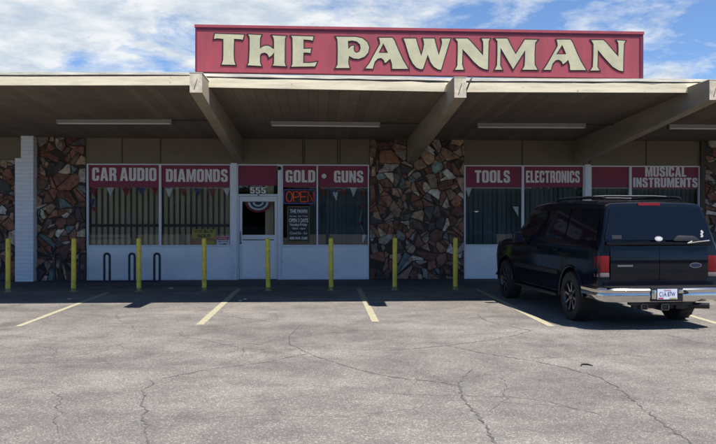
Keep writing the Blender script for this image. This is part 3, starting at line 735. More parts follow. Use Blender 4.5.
glyph = {
 'T': (210, [[(45,52),(318,62),(312,90),(303,115),(285,108),(225,105),(222,250),(226,305),(240,345),(105,342),(119,300),(122,250),(122,105),(70,100),(35,105),(38,80)]]),
 'H': (260, [[(-112,58),(16,65),(5,90),(2,130),(2,188),(20,174),(45,164),(75,163),(100,173),(118,190),(128,192),(128,120),(124,95),(110,68),(245,75),(234,100),(231,200),(231,320),(236,340),(245,358),(115,352),(127,325),(129,235),(112,256),(95,268),(80,278),(76,258),(66,243),(45,232),(20,236),(6,248),(2,265),(3,320),(17,356),(-118,348),(-104,320),(-98,200),(-98,90)]]),
 'E': (260, [[(285,72),(497,78),(494,98),(488,122),(465,115),(405,111),(405,192),(476,190),(471,212),(468,237),(440,232),(405,232),(402,322),(470,322),(500,318),(530,312),(522,335),(508,359),(285,362),(298,335),(300,200),(298,98)]]),
 'P': (330, [[(52,80),(240,82),(300,95),(345,130),(365,180),(355,230),(320,270),(265,290),(215,285),(178,264),(172,300),(172,330),(185,374),(48,374),(67,340),(69,200),(66,110)], [(168,125),(205,120),(245,128),(275,155),(281,190),(268,220),(243,229),(226,216),(221,190),(226,166),(210,161),(190,170),(172,190)]]),
 'A': (360, [[(170,90),(300,90),(320,118),(360,215),(400,300),(450,382),(295,382),(292,330),(278,290),(258,308),(240,324),(225,326),(220,302),(195,281),(165,287),(138,315),(128,345),(120,380),(45,378),(85,325),(140,225),(183,148),(180,120)], [(215,150),(254,229),(176,229)]]),
 'W': (400, [[(28,97),(148,97),(170,175),(195,252),(212,195),(220,150),(215,120),(208,97),(318,97),(335,165),(358,243),(378,175),(386,138),(378,97),(470,97),(455,140),(380,390),(350,386),(310,362),(280,320),(256,255),(213,382),(190,386),(150,370),(115,330),(85,270),(45,140)]]),
 'N': (450, [[(42,97),(160,97),(185,118),(245,185),(302,250),(304,180),(303,130),(288,97),(372,97),(359,125),(355,250),(352,390),(310,382),(265,358),(220,318),(170,260),(117,203),(113,340),(130,390),(40,390),(64,350),(68,240),(68,130)]]),
 'M': (490, [[(42,97),(160,97),(196,170),(236,240),(320,107),(442,109),(418,140),(412,240),(414,340),(442,390),(293,390),(316,350),(320,280),(321,216),(212,387),(150,280),(98,193),(95,345),(116,390),(40,390),(61,345),(65,240),(65,125)]]),
 'A2': (540, [[(148,107),(280,107),(300,135),(340,230),(375,305),(427,393),(275,393),(272,345),(258,300),(240,318),(222,333),(205,338),(198,315),(172,297),(143,303),(117,332),(108,360),(100,391),(26,391),(62,338),(110,255),(160,165),(156,135)], [(203,163),(237,242),(153,242)]]),
 'N2': (580, [[(98,112),(215,112),(240,135),(300,205),(350,262),(352,190),(350,145),(336,113),(422,118),(406,148),(401,260),(398,404),(355,396),(300,362),(255,315),(210,265),(165,210),(161,360),(182,397),(88,397),(114,360),(119,260),(120,150)]]),
}
for ch, (ox, loops) in glyph.items():
    L3 = []
    for lp in loops:
        q = []
        for (a, b) in lp:
            p = at(ox+a/9.25, 28+b/9.25, YS); q.append((p.x, p.z))
        L3.append(q)
    for nm, off, y, m in (('letter', -.006, YS-.012, 'cream'), ('letter_outline', .016, YS-.006, 'outline')):
        me = shape_mesh(L3, off, .005)
        for v in me.vertices: v.co = Vector((v.co.x, y-v.co.z, v.co.y))-ORG[sg]
        par = sg if nm == 'letter' else letter
        o = link(nm, me, m, par)
        if nm == 'letter': letter = o

# ------------------------------------------------------------------ window banners and small signs
YT = YG+.012
YO = YG-.006      # stuck on the outside of the glass
def banner(px0, px1, words, label, zb=187.2):
    x0, x1 = xw(px0), xw(px1); z1 = ZH-.025; z0 = at((px0+px1)/2, zb, YW).z
    o = thing('window_banner', ((x0+x1)/2, YO, z0), label, 'window banner', 'maroon banners across the tops of the windows')
    MB().box(x0, x1, YO, YO+.003, z0, z1).build('cloth', 'red', o)
    for body, a, b, ya, yb, bold in words:
        block_text('lettering', body, 'letter', o, xw(a), xw(b), at((a+b)/2, yb, YW).z, at((a+b)/2, ya, YW).z, YO-.002)
    return o
banner(88.3, 158.6, [('CAR AUDIO', 91.5, 156, 167.6, 180.8, .035)], 'maroon window banner reading CAR AUDIO in pale capitals')
banner(161.2, 230, [('DIAMONDS', 165.5, 227.5, 169, 181.8, .035)], 'maroon window banner reading DIAMONDS in pale capitals')
banner(238.2, 276.5, [], 'plain maroon banner without lettering in the transom above the door', 185.6)
banner(283, 316.5, [('GOLD', 285.5, 315.2, 170, 182.3, .035)], 'maroon window banner reading GOLD above the neon sign')
o = banner(318, 368, [('GUNS', 334, 363.5, 170.6, 182.5, .035)], 'maroon window banner reading GUNS with a round dot before it')
q = at(324, 176, YW); MB().lathe([(.001, YO-.004), (.062, YO-.004), (.062, YO-.001), (.001, YO-.001)], 'Y', (q.x, 0, q.z), 24).build('dot', 'letter', o)
banner(465.8, 522, [('TOOLS', 475.3, 510.5, 170.2, 182.6, .035)], 'maroon window banner reading TOOLS in pale capitals')
banner(524, 583.5, [('ELECTRONICS', 526.5, 580.5, 170.6, 182.6, .035)], 'maroon window banner reading ELECTRONICS in pale capitals')
banner(591.5, 629, [], 'plain maroon banner without lettering in the window behind the vehicle roof', 187.6)
banner(632.5, 699.5, [('MUSICAL', 646, 687, 166.8, 176.6, .03), ('INSTRUMENTS', 634, 698.5, 177.6, 187.2, .03)], 'maroon window banner reading MUSICAL INSTRUMENTS on two lines', 188.5)

an = thing('address_numbers', (at(258, 195, YW).x, YO, at(258, 195, YW).z), 'pale street number 555 on the glass above the door', 'house number')
block_text('numerals', '555', 'letter', an, xw(249.8), xw(265.6), at(258, 193.4, YW).z, at(258, 187.3, YW).z, YO-.002)

# neon OPEN sign
qa, qb = at(283.6, 203.4, YW), at(315.6, 189.6, YW)
ne = thing('neon_sign', ((qa.x+qb.x)/2, YT+.05, qa.z), 'neon sign with red OPEN letters inside a blue border', 'neon sign')
def rect_path(x0, x1, z0, z1, y, r=.04):
    P = []
    for cx_, cz_, a0 in ((x1-r, z1-r, 0), (x0+r, z1-r, 90), (x0+r, z0+r, 180), (x1-r, z0+r, 270)):
        for k in range(5): a = R(a0+22.5*k); P.append((cx_+r*math.cos(a), y, cz_+r*math.sin(a)))
    return P+[P[0]]
MB().tube(rect_path(qa.x, qb.x-.02, qa.z, qb.z, YT+.05), .010).build('border_tube', 'neonb', ne, smooth=60)
zl, zh = at(300, 201.6, YW).z, at(300, 191.6, YW).z; xl, xr = xw(285.8), xw(314.6); cw = (xr-xl)/4
def lx(i, f): return xl+cw*i+cw*.84*f+cw*.05
def lz(f): return zl+(zh-zl)*f
def ell(i, a0=0, a1=360, n=20): return [(lx(i, .5+.5*math.cos(R(a0+(a1-a0)*k/n))), lz(.5+.5*math.sin(R(a0+(a1-a0)*k/n)))) for k in range(n+1)]
strokes = [[ell(0)], [[(lx(1, 0), lz(0)), (lx(1, 0), lz(1)), (lx(1, .6), lz(1)), (lx(1, .95), lz(.9)), (lx(1, 1), lz(.72)), (lx(1, .95), lz(.56)), (lx(1, .6), lz(.46)), (lx(1, .05), lz(.46))]],
           [[(lx(2, 1), lz(1)), (lx(2, 0), lz(1)), (lx(2, 0), lz(0)), (lx(2, 1), lz(0))], [(lx(2, 0), lz(.5)), (lx(2, .85), lz(.5))]], [[(lx(3, 0), lz(0)), (lx(3, 0), lz(1)), (lx(3, .95), lz(0)), (lx(3, .95), lz(1))]]]
for st in strokes:
    b = MB()
    for s in st: b.tube([(x, YT+.045, z) for x, z in s], .0125)
    b.build('letter_tube', 'neonr', ne, smooth=60)
MB().box(qa.x+.02, qb.x-.04, YT+.07, YT+.078, qa.z+.02, qb.z-.02).build('backing', 'black', ne)

def card(name, px0, px1, py0, py1, m, label, cat, y=YO):
    a, b = at(px0, py1, YW), at(px1, py0, YW)
    o = thing(name, ((a.x+b.x)/2, y, a.z), label, cat)
    bd = MB().box(a.x, b.x, y, y+.004, a.z, b.z).build('board', m, o)
    return o, a, b
o, a, b = card('hours_sign', 287, 310, 206, 242.2, 'black', 'black opening hours sign with white lettering and a thin gold border below the neon sign', 'window sign')
MB().tube(rect_path(a.x+.02, b.x-.02, a.z+.02, b.z-.02, YO-.001, .02), .005, 6).build('border', 'ygold', o)
for body, f0, f1, g0, g1, bo in (('THE PAWN', .12, .88, .80, .91, .03), ('We Buy  Sell  Trade', .1, .9, .685, .74, .01), ('OPEN 5 DAYS', .08, .92, .545, .66, .03), ('Monday-Friday', .12, .88, .425, .525, .03), ('10am - 6pm', .22, .8, .335, .41, .02), ('Closed Sat - Sun', .12, .88, .215, .29, .01), ('480-969-3280', .1, .9, .07, .15, .03)):
    text_obj('lettering', body, 'letter', o, a.x+(b.x-a.x)*f0, a.x+(b.x-a.x)*f1, a.z+(b.z-a.z)*g0, a.z+(b.z-a.z)*g1, YO-.001, bo, .001)
o, a, b = card('gold_sign', 191.6, 215.6, 229.3, 238.3, 'ygold', 'yellow card reading WE BUY GOLD in the lower corner of the window', 'window sign')
text_obj('lettering', 'WE BUY', 'black', o, a.x+.06, b.x-.06, a.z+.14, b.z-.02, YO-.001, .02, .001); text_obj('lettering', 'GOLD', 'black', o, a.x+.14, b.x-.14, a.z+.025, b.z-.13, YO-.001, .03, .001)
o, a, b = card('poster', 191.6, 215, 239, 246, 'orange', 'orange and cream poster standing under the yellow card', 'poster')
MB().box(a.x+.25, b.x-.03, YO-.002, YO-.0005, a.z+.02, b.z-.05).build('picture', 'ygold', o)
o, a, b = card('notice_sign', 216.6, 229, 236.3, 246, 'wcard', 'small white notice with a red heading beside the white post', 'window sign')
MB().box(a.x+.01, b.x-.01, YO-.002, YO-.0005, a.z+(b.z-a.z)*.62, b.z-.01).build('heading_band', 'rcard', o)
text_obj('lettering', 'NOTICE', 'wcard', o, a.x+.05, b.x-.05, a.z+(b.z-a.z)*.70, b.z-.03, YO-.003, .02, .001)
text_obj('lettering', 'SMILE YOU ARE', 'black', o, a.x+.03, b.x-.03, a.z+.10, a.z+.14, YO-.001, .02, .001); text_obj('lettering', 'ON CAMERA', 'black', o, a.x+.05, b.x-.05, a.z+.03, a.z+.075, YO-.001, .02, .001)

# pennants
def pennants(lst, label, y=YT+.035, string=True):
    xs = [xw(p[0]) for p in lst]; z = at(lst[0][0], lst[0][1], YW).z
    o = thing('pennant_string', (xs[0], y, z), label, 'pennant string', 'pennant strings in the windows')
    if string and len(lst) > 1: MB().tube([(xw(p[0]), y+.004, at(p[0], p[1], YW).z) for p in lst], .004, 5).build('cord', 'pw', o)
    for px, py, wd, ht, m, tilt in lst:
        p = at(px, py, YW); hw = wd/2/37.6; h = ht/37.6
        b = MB(); c, s = math.cos(R(tilt)), math.sin(R(tilt)); P = []
        for k in range(7):
            u = -1+k/3; P.append((u*hw, .012*math.sin(u*3)))
        top = [(p.x+u*c, y+dy, p.z-u*s*0) for u, dy in P]; tip = (p.x+h*math.sin(R(tilt)), y-.015, p.z-h*math.cos(R(tilt)))
        for k in range(6): b.poly([top[k], top[k+1], tip])
        b.build('pennant', m, o)
    return o
pennants([(93, 187.6, 6, 7, 'pr', 0), (109.3, 187.4, 7.6, 9.3, 'pw', 0), (125, 187.8, 7.6, 9, 'pr', 0), (140.5, 187.6, 8, 8.5, 'pb', 5), (154, 187.6, 6, 7, 'pr', 0)], 'pennant string of white, red and blue flags under the CAR AUDIO banner')
pennants([(168.3, 188.3, 7.6, 9.3, 'pw', 0), (183, 188.3, 7, 8, 'pr', 0), (197, 188.2, 7.6, 8.6, 'pb', 0), (212, 188.4, 7, 8.6, 'pr', 0), (226, 188.2, 7, 9, 'pw', 5)], 'pennant string of white, red and blue flags under the DIAMONDS banner')
pennants([(91, 190, 6, 8, 'pr', 25), (90.5, 199, 6, 8, 'pb', 10), (92.5, 207, 6, 7, 'pr', 30)], 'drooping end of a pennant string down the left edge of the window')
pennants([(322, 188, 6, 10, 'pr', 15), (333.6, 189, 7.6, 11, 'pb', -5), (335, 192, 6, 9, 'pw', 10), (343, 189, 6, 9, 'pr', 10), (353.6, 187.5, 7, 9.5, 'pw', 0), (364, 190, 5, 9, 'pr', -10)], 'pennant string of bunched red, blue and white flags under the GUNS banner')
pennants([(363, 205, 3.5, 7, 'pr', -20), (360, 222, 4, 6, 'pr', 30), (364.5, 235, 4.6, 9, 'pw', -12)], 'hanging tail of a pennant string down the right edge of the window beside the flagstone')
pennants([(469.3, 188, 6.6, 9, 'pw', 0)], 'single white pennant under the TOOLS banner')
pennants([(516.5, 206.5, 6.6, 10.5, 'pw', 15)], 'single white pennant hanging low beside the vehicle windscreen')

# bunting fan on the door
q = at(258, 202.2, YW)
fan = thing('bunting_fan', (q.x, YW+.06, q.z), 'half round red, white and blue bunting hung at the top of the door glass', 'bunting')
for k, (r0, r1, m) in enumerate(((.0, .09, 'pb'), (.09, .15, 'pw'), (.15, .21, 'pb'), (.21, .27, 'pw'), (.27, .345, 'pr'))):
    b = MB(); n = 24
    for i in range(n):
        def pt(r, j): a = math.pi*j/n; return (q.x-r*math.cos(a), YW+.058+.012*(j % 2), q.z-r*.78*math.sin(a))
        b.poly([pt(r0, i), pt(r1, i), pt(r1, i+1), pt(r0, i+1)] if r0 else [pt(0, i), pt(r1, i), pt(r1, i+1)])
    b.build('fabric_band', m, fan)

# ------------------------------------------------------------------ lamps under the soffit
def soffit_z(x, y):
    for x0, x1, A, B in bays:
        if x0 <= x <= x1:
            pa, pb = at(A[0], A[1], YF), at(B[0], B[1], YF); z = pa.z+(pb.z-pa.z)*(x-pa.x)/(pb.x-pa.x)
            return z+.02+(ZSOF-z-.02)*(y-YF-.03)/(YW-YF+.02)
def lamp(px0, px1, y, label):
    x0, x1 = X(px0, y), X(px1, y); z0, z1 = soffit_z(x0, y), soffit_z(x1, y)
    o = thing('strip_lamp', ((x0+x1)/2, y, (z0+z1)/2), label, 'strip light', 'strip lights under the overhang')
    b = MB(); P = [(-.07, -.001), (.07, -.001), (.05, -.075), (-.05, -.075)]
    b.prism([(x0, y+u, z0+v) for u, v in P], [(x1, y+u, z1+v) for u, v in P]); b.build('housing', 'lamp', o)
    for s in (-.028, .028): MB().tube([(x0+.03, y+s, z0-.092), (x1-.03, y+s, z1-.092)], .017, 10).build('tube', 'tube', o, smooth=60)
    b = MB(); b.box(x0, x0+.03, y-.055, y+.055, z0-.115, z0-.06); b.build('end_cap', 'lamp', o); b = MB(); b.box(x1-.03, x1, y-.055, y+.055, z1-.115, z1-.06); b.build('end_cap', 'lamp', o)
    MB().tube([(x1, y, z1-.03), (x1+.9, y+.02, soffit_z(x1+.9, y)-.015)], .012, 6).build('conduit', 'batten', o)
lamp(57, 172, 17.25, 'unlit strip light under the overhang above the CAR AUDIO and DIAMONDS windows')
lamp(271, 380, 17.3, 'unlit strip light under the overhang above the door and the GOLD and GUNS windows')
lamp(477, 585, 17.3, 'unlit strip light under the overhang above the TOOLS and ELECTRONICS windows')
lamp(668, 778, 17.3, 'unlit strip light cut by the right edge of the photo, above the MUSICAL INSTRUMENTS window')

# ------------------------------------------------------------------ bollards
base = [gnd(p, 291) for p in (8, 73.5, 139, 204.3, 268.3, 331.2, 394.8, 455.3)]
names = ['in front of the flagstone at the left edge of the photo', 'in front of the flagstone panel beside the bike rack', 'in front of the CAR AUDIO window and the last bike loops', 'in front of the yellow card in the DIAMONDS window',
         'in front of the door', 'in front of the GUNS window panel', 'in front of the wide flagstone panel, left one of two there', 'in front of the right edge of the wide flagstone panel, ']
def make_bollard():
    o = thing('bollard', (0, 0, 0), '', 'bollard', 'yellow bollards along the shop front')
    MB().lathe([(.001, 0), (.054, 0), (.054, 1.16), (.05, 1.185), (.036, 1.203), (.001, 1.21)], n=20).build('pipe', 'yellow', o, smooth=50)
    MB().lathe([(.001, .0), (.10, .0), (.085, .012), (.0545, .02), (.0545, .075), (.054, .08), (.001, .08)], n=20).build('collar', 'rust', o, smooth=50)
    return o
proto = make_bollard()
tilts = [.2, .5, -.5, .7, 1.1, .4, -.2, -.6]
for i, (px, nm) in enumerate(zip((8, 73.5, 139, 204.3, 268.3, 331.2, 394.8, 455.3), names)):
    o = proto if i == 0 else copy_tree(proto)
    o.location = (X(px, YBOL), YBOL, 0); o.rotation_euler = (0, R(tilts[i]), R(37*i)); o['label'] = 'yellow pipe bollard '+nm

# ------------------------------------------------------------------ bike rack
yr = YW-.55
br = thing('bike_rack', (X(107, yr), yr, .035), 'dark blue bike rack of five loops on a floor rail against the shop front', 'bike rack')
MB().box(X(54, yr), X(161, yr), yr-.03, yr+.03, .036, .08).build('floor_rail', 'rack', br)
for px in (57.5, 82, 107, 132, 157):
    cx_ = X(px, yr); hw = .068; zt = at(px, 253.6, yr).z-hw
    P = [(cx_-hw, yr, .06), (cx_-hw, yr, .4)]+[(cx_-hw*math.cos(R(a)), yr, zt+hw*math.sin(R(a))) for a in range(0, 181, 20)]+[(cx_+hw, yr, .4), (cx_+hw, yr, .06)]
    MB().tube(P, .03, 10).build('loop', 'rack', br, smooth=60)

# ------------------------------------------------------------------ parked vehicle
ca = thing('parked_car', (0, 0, 0), 'large dark navy sport utility vehicle with chrome rear bumper parked nose in to the shop', 'car')
WB, WR, HW = 3.48, .395, .95
def rear_y(z): return -1.02+.15*max(0, min(1, (z-1.30)/.6))**1.1
def top_h(y):
    pts = [(-1.1, 1.885), (-.9, 1.91), (-.4, 1.94), (.6, 1.965), (1.6, 1.965), (2.2, 1.93), (2.55, 1.66), (2.95, 1.345), (3.1, 1.30), (3.6, 1.27), (4.1, 1.21), (4.28, 1.13), (4.36, 1.02)]
    for a, b in zip(pts, pts[1:]):
        if y <= b[0]: return a[1]+(b[1]-a[1])*(y-a[0])/(b[0]-a[0])
    return pts[-1][1]
def section(y, sc=1.0):
    T = top_h(y); sh = min(1.27, T-.07); u = max(0.0, (T-sh-.07)/.63)
    wx = HW-.02*max(0, (y-3.6)/.7)-.04*max(0, (y-4.1)/.25)
    pr = [(.0, .40), (.70, .40), (.93, .43), (wx-.012, .52), (wx, .66), (wx+.008, .86), (wx, sh-.12), (wx-.018, sh-.03), (wx-.045, sh+.02)]
    gx, gz = wx-.045-.135*u, sh+.02+(T-.10-sh-.02)*1.0
    pr += [(wx-.045+(gx-wx+.045)*.5, sh+.02+(gz-sh-.02)*.5), (gx, gz), (gx-.03, gz+.045), (gx-.10, gz+.078), (gx*.5, T-.006), (0, T)]
    return [(x*sc, (z-1.0)*sc+1.0) for x, z in pr]
st = [(-1.02, .968), (-1.0, .99), (-.95, 1), (-.6, 1), (-.1, 1), (.4, 1), (1.0, 1), (1.6, 1), (2.2, 1), (2.38, 1), (2.55, 1), (2.75, 1), (2.95, 1), (3.1, 1), (3.6, 1), (4.1, 1), (4.28, 1), (4.36, .95)]
b = MB(); rings = []
for y, sc in st:
    pr = section(y, sc); full = [(x, z) for x, z in pr]+[(-x, z) for x, z in pr[-2:0:-1]]
    lean = lambda z: (rear_y(z)+1.02)*max(0, min(1, (.4-y)/1.42))
    rings.append([b.v(x, y+lean(z), z) for x, z in full])
n = len(rings[0])
for A, B in zip(rings, rings[1:]):
    for k in range(n): b.bm.faces.new((A[k], A[(k+1) % n], B[(k+1) % n], B[k]))
b.bm.faces.new(rings[0][::-1]); b.bm.faces.new(rings[-1])
body = b.build('body', 'paint', ca, smooth=28)
cutb = MB()
for yy in (0, WB):
    for s in (-1, 1):
        cutb.lathe([(.001, .56), (.475, .56), (.475, 1.2), (.001, 1.2)] if s > 0 else [(.001, -1.2), (.475, -1.2), (.475, -.56), (.001, -.56)], 'X', (0, yy, WR), 40)
cut = cutb.build('wheel_well', 'trim')
md = body.modifiers.new('b', 'BOOLEAN'); md.operation = 'DIFFERENCE'; md.object = cut; md.solver = 'EXACT'
bpy.context.view_layer.update(); dg = bpy.context.evaluated_depsgraph_get(); dg.update()
me2 = bpy.data.meshes.new_from_object(body.evaluated_get(dg)); body.modifiers.clear(); body.data = me2
bpy.data.objects.remove(cut)
bm = bmesh.new(); bm.from_mesh(me2)
for f in bm.faces: f.smooth = True
for e in bm.edges: e.smooth = e.is_manifold and e.calc_face_angle(0) < R(28)
bm.to_mesh(me2); bm.free(); body.name = 'body'

# greenhouse glass, lying just proud of the body
def side_x(y, z):
    pr = section(y)[8:11]; (x0, z0), _, (x1, z1) = pr
    return x0+(x1-x0)*(z-z0)/max(.01, z1-z0)
def lean_y(y, z): return y+(rear_y(z)+1.02)*max(0, min(1, (.4-y)/1.42))
def side_window(name, ys, zs, s):
    """ys = bottom rear, bottom front, top front, top rear"""
    b = MB(); n = 6; G = []
    for i in range(n+1):
        u = i/n; row = []
        for j in range(5):
            v = j/4; y = (ys[0]+(ys[1]-ys[0])*u)*(1-v)+(ys[3]+(ys[2]-ys[3])*u)*v; z = zs[0]+(zs[1]-zs[0])*v
            yy = min(y, 2.2)
            row.append((s*(side_x(yy, z)+.006), lean_y(y, z), z))
        G.append(row)
    for i in range(n):
        for j in range(4): b.poly([G[i][j], G[i+1][j], G[i+1][j+1], G[i][j+1]])
    return b.build(name, 'cglass', ca, smooth=40)
for s in (-1, 1):
    side_window('side_window', (1.38, 2.52, 2.10, 1.38), (1.315, 1.80), s)
    side_window('side_window', (.40, 1.30, 1.30, .40), (1.315, 1.81), s)
    side_window('side_window', (-.86, .32, .32, -.86), (1.315, 1.80), s)
def round_poly(P, r, k=4):
    out_ = []
    for i, p in enumerate(P):
        a, c = Vector(P[i-1]), Vector(P[(i+1) % len(P)]); p = Vector(p)
        d0, d1 = (a-p).normalized(), (c-p).normalized(); p0, p1 = p+d0*r, p+d1*r
        for t in range(k+1):
            u = t/k; out_.append(p0*(1-u)**2+p*2*u*(1-u)+p1*u*u)
    return out_
def rear_panel(P, out_d, thick, name, m, r=.05, parent=None, smooth=None):
    pl = round_poly([Vector((x, z)) for x, z in P], r)
    b = MB(); b.prism([(q.x, rear_y(q.y)-out_d, q.y) for q in pl], [(q.x, rear_y(q.y)-out_d+thick, q.y) for q in pl])
    return b.build(name, m, parent or ca)
# tailgate glass, ledge, doors and seams
rear_panel([(-.85, 1.325), (.85, 1.325), (.71, 1.815), (-.71, 1.815)], .010, .02, 'rear_window', 'cglass', .05)
b = MB(); P = [(-1.02, 1.245), (-1.045, 1.25), (-1.062, 1.272), (-1.058, 1.292), (-1.03, 1.302), (-1.0, 1.30)]
b.prism([(-.83, y, z) for y, z in P], [(.83, y, z) for y, z in P]); b.build('tailgate_ledge', 'paint', ca, smooth=50)
for x0, x1 in ((-.765, -.004), (.004, .765)):
    b = MB(); zs = [.72+.505*k/10 for k in range(11)]
    prof_ = [(-1.022-.030*(1-((z-.95)/.27)**2), z) for z in zs]+[(-1.0, 1.225), (-1.0, .72)]
    b.prism([(x0, y, z) for y, z in prof_], [(x1, y, z) for y, z in prof_]); b.build('tailgate_door', 'paint', ca, smooth=30)
b = MB(); P = [(-1.02, .655), (-1.035, .66), (-1.04, .70), (-1.02, .71)]
b.prism([(-.87, y, z) for y, z in P], [(.87, y, z) for y, z in P]); b.build('sill', 'paint', ca, smooth=40)
rear_panel([(-.265, 1.845), (.085, 1.845), (.085, 1.885), (-.265, 1.885)], .02, .05, 'brake_lamp', 'tail', .012)
# lower corner emblems, stickers
rear_panel([(-.66, .93), (-.42, .93), (-.42, .957), (-.66, .957)], .036, .008, 'badge', 'steel', .005)
def oval(cx_, cz_, rx, rz, d, m, name, parent=None):
    b = MB(); n = 24; P = [(cx_+rx*math.cos(2*math.pi*k/n), cz_+rz*math.sin(2*math.pi*k/n)) for k in range(n)]
    b.prism([(x, rear_y(z)-d, z) for x, z in P], [(x, rear_y(z)-d+.003, z) for x, z in P]); return b.build(name, m, parent or ca)
em = oval(.565, .945, .095, .04, .037, 'steel', 'emblem'); oval(.565, .945, .082, .031, .0395, 'emblemblue', 'emblem_face', em)
stk = oval(.0, 1.345, .063, .036, .0135, 'clear2', 'oval_sticker')
oval(.0, 1.345, .035, .018, .015, 'litter', 'sticker_mark', stk)
b = MB(); P = [(.66, 1.37), (.69, 1.36), (.715, 1.385), (.70, 1.41), (.725, 1.44), (.70, 1.475), (.675, 1.46), (.685, 1.43), (.665, 1.415), (.68, 1.39)]
b.prism([(x, rear_y(z)-.0135, z) for x, z in P], [(x, rear_y(z)-.011, z) for x, z in P]); b.build('window_sticker', 'clear2', ca)
b = MB(); P = [(-.73, 1.345), (-.58, 1.345), (-.58, 1.40), (-.73, 1.40)]
b.prism([(x, rear_y(z)-.0125, z) for x, z in P], [(x, rear_y(z)-.0108, z) for x, z in P]); b.build('window_decal', 'trim', ca)
# wiper hump and arm
pl = round_poly([Vector((.2, 1.31)), Vector((.64, 1.31)), Vector((.55, 1.385)), Vector((.29, 1.395))], .04)
b = MB(); b.prism([(q.x, rear_y(q.y)-.05, q.y) for q in pl], [(q.x, rear_y(q.y), q.y) for q in pl]); wp = b.build('wiper_cover', 'trim', ca, bevel=.012)
MB().tube([(.5, rear_y(1.3)-.045, 1.31), (.42, rear_y(1.2)-.06, 1.275), (.62, -1.075, 1.30), (.78, -1.06, 1.315)], .010, 6).build('wiper_arm', 'lamp', wp, smooth=60)
# lights
for s in (-1, 1):
    def lens(z0, z1, name, m):
        b = MB(); x0, x1 = .775, HW-.006
        P = [(x0, -1.034), (x1-.04, -1.034), (x1+.004, -1.0), (x1+.014, -.90), (x0+.1, -.90), (x0, -.98)]
        b.prism([(s*x, y, z0) for x, y in P], [(s*x, y, z1) for x, y in P]); return b.build(name, m, ca, bevel=.008)
    lens(.842, 1.09, 'tail_light', 'tail'); lens(.775, .84, 'reversing_light', 'clear')
# chrome rear bumper
path = [(-.965, -.52), (-.97, -.80), (-.96, -1.04), (-.91, -1.14), (-.78, -1.19), (-.4, -1.215), (0, -1.22), (.4, -1.215), (.78, -1.19), (.91, -1.14), (.96, -1.04), (.97, -.80), (.965, -.52)]
prof = [(-.08, .43), (0.0, .42), (.025, .445), (.036, .50), (.032, .54), (.026, .555), (.036, .575), (.04, .60), (.022, .622), (-.01, .632), (-.08, .632)]
b = MB(); rings = []
for i, p in enumerate(path):
    d = (Vector(path[min(i+1, len(path)-1)])-Vector(path[max(i-1, 0)])).normalized(); nn = Vector((d.y, -d.x))
    up = .10 if i in (0, len(path)-1) else (.05 if i in (1, len(path)-2) else 0)
    rings.append([b.v(p[0]+nn.x*o, p[1]+nn.y*o, z+(up if z < .5 else 0)) for o, z in prof])
n = len(prof)
for A, B in zip(rings, rings[1:]):
    for k in range(n): b.bm.faces.new((A[k], A[(k+1) % n], B[(k+1) % n], B[k]))
b.bm.faces.new(rings[0][::-1]); b.bm.faces.new(rings[-1])
bu = b.build('rear_bumper', 'chrome', ca, smooth=40)
MB().box(-.88, .88, -1.20, -1.02, .634, .642).build('step_pad', 'trim', bu)
b = MB(); b.box(-.25, .25, -1.262, -1.22, .43, .64); b.build('plate_recess', 'trim', bu, bevel=.01)
pt = MB().box(-.153, .153, -1.272, -1.266, .463, .615).build('licence_plate', 'plate', ca)
text_obj('plate_number', 'C1A 87W', 'plateblue', pt, -.125, .125, .505, .575, -1.2725, .02, .001)
MB().box(-.14, -.06, -1.2732, -1.2725, .468, .49).build('plate_sticker', 'platered', pt); MB().box(.03, .14, -1.2732, -1.2725, .468, .485).build('plate_band', 'ygold', pt)
text_obj('plate_heading', 'IDAHO', 'platered', pt, -.05, .06, .583, .605, -1.2725, .01, .001)
for x0, x1, z0 in ((-.24, -.17, .47), (.17, .24, .55)): MB().box(x0, x1, -1.275, -1.263, z0, .60).build('plate_lamp', 'chrome', bu, bevel=.004)
MB().lathe([(.001, -1.285), (.022, -1.285), (.022, -1.26), (.001, -1.26)], 'Y', (.30, 0, .56), 14).build('socket', 'trim', bu)
# hitch
b = MB(); b.box(-.44, .44, -1.10, -1.02, .31, .38); b.box(-.5, .46, -1.16, -1.03, .365, .425); b.box(-.06, .06, -1.20, -.9, .29, .39); b.box(-.36, -.24, -1.16, -1.0, .30, .395); b.box(.2, .34, -1.16, -1.0, .31, .38); b.box(-.30, .30, -1.215, -1.10, .395, .405)
hi = b.build('tow_hitch', 'trim', ca, bevel=.006)
for a, c, z0, y in ((-.345, -.255, .305, -1.17), (-.055, .055, .30, -1.21)): MB().tube(rect_path(a, c, z0, .385, y, .012), .005, 6).build('hitch_edge', 'steel', hi, smooth=60)
MB().tube([(.30, -.7, .33), (.42, -1.02, .34), (.56, -1.18, .355), (.66, -1.26, .36)], .045, 12).build('exhaust_pipe', 'trim', ca, smooth=50)
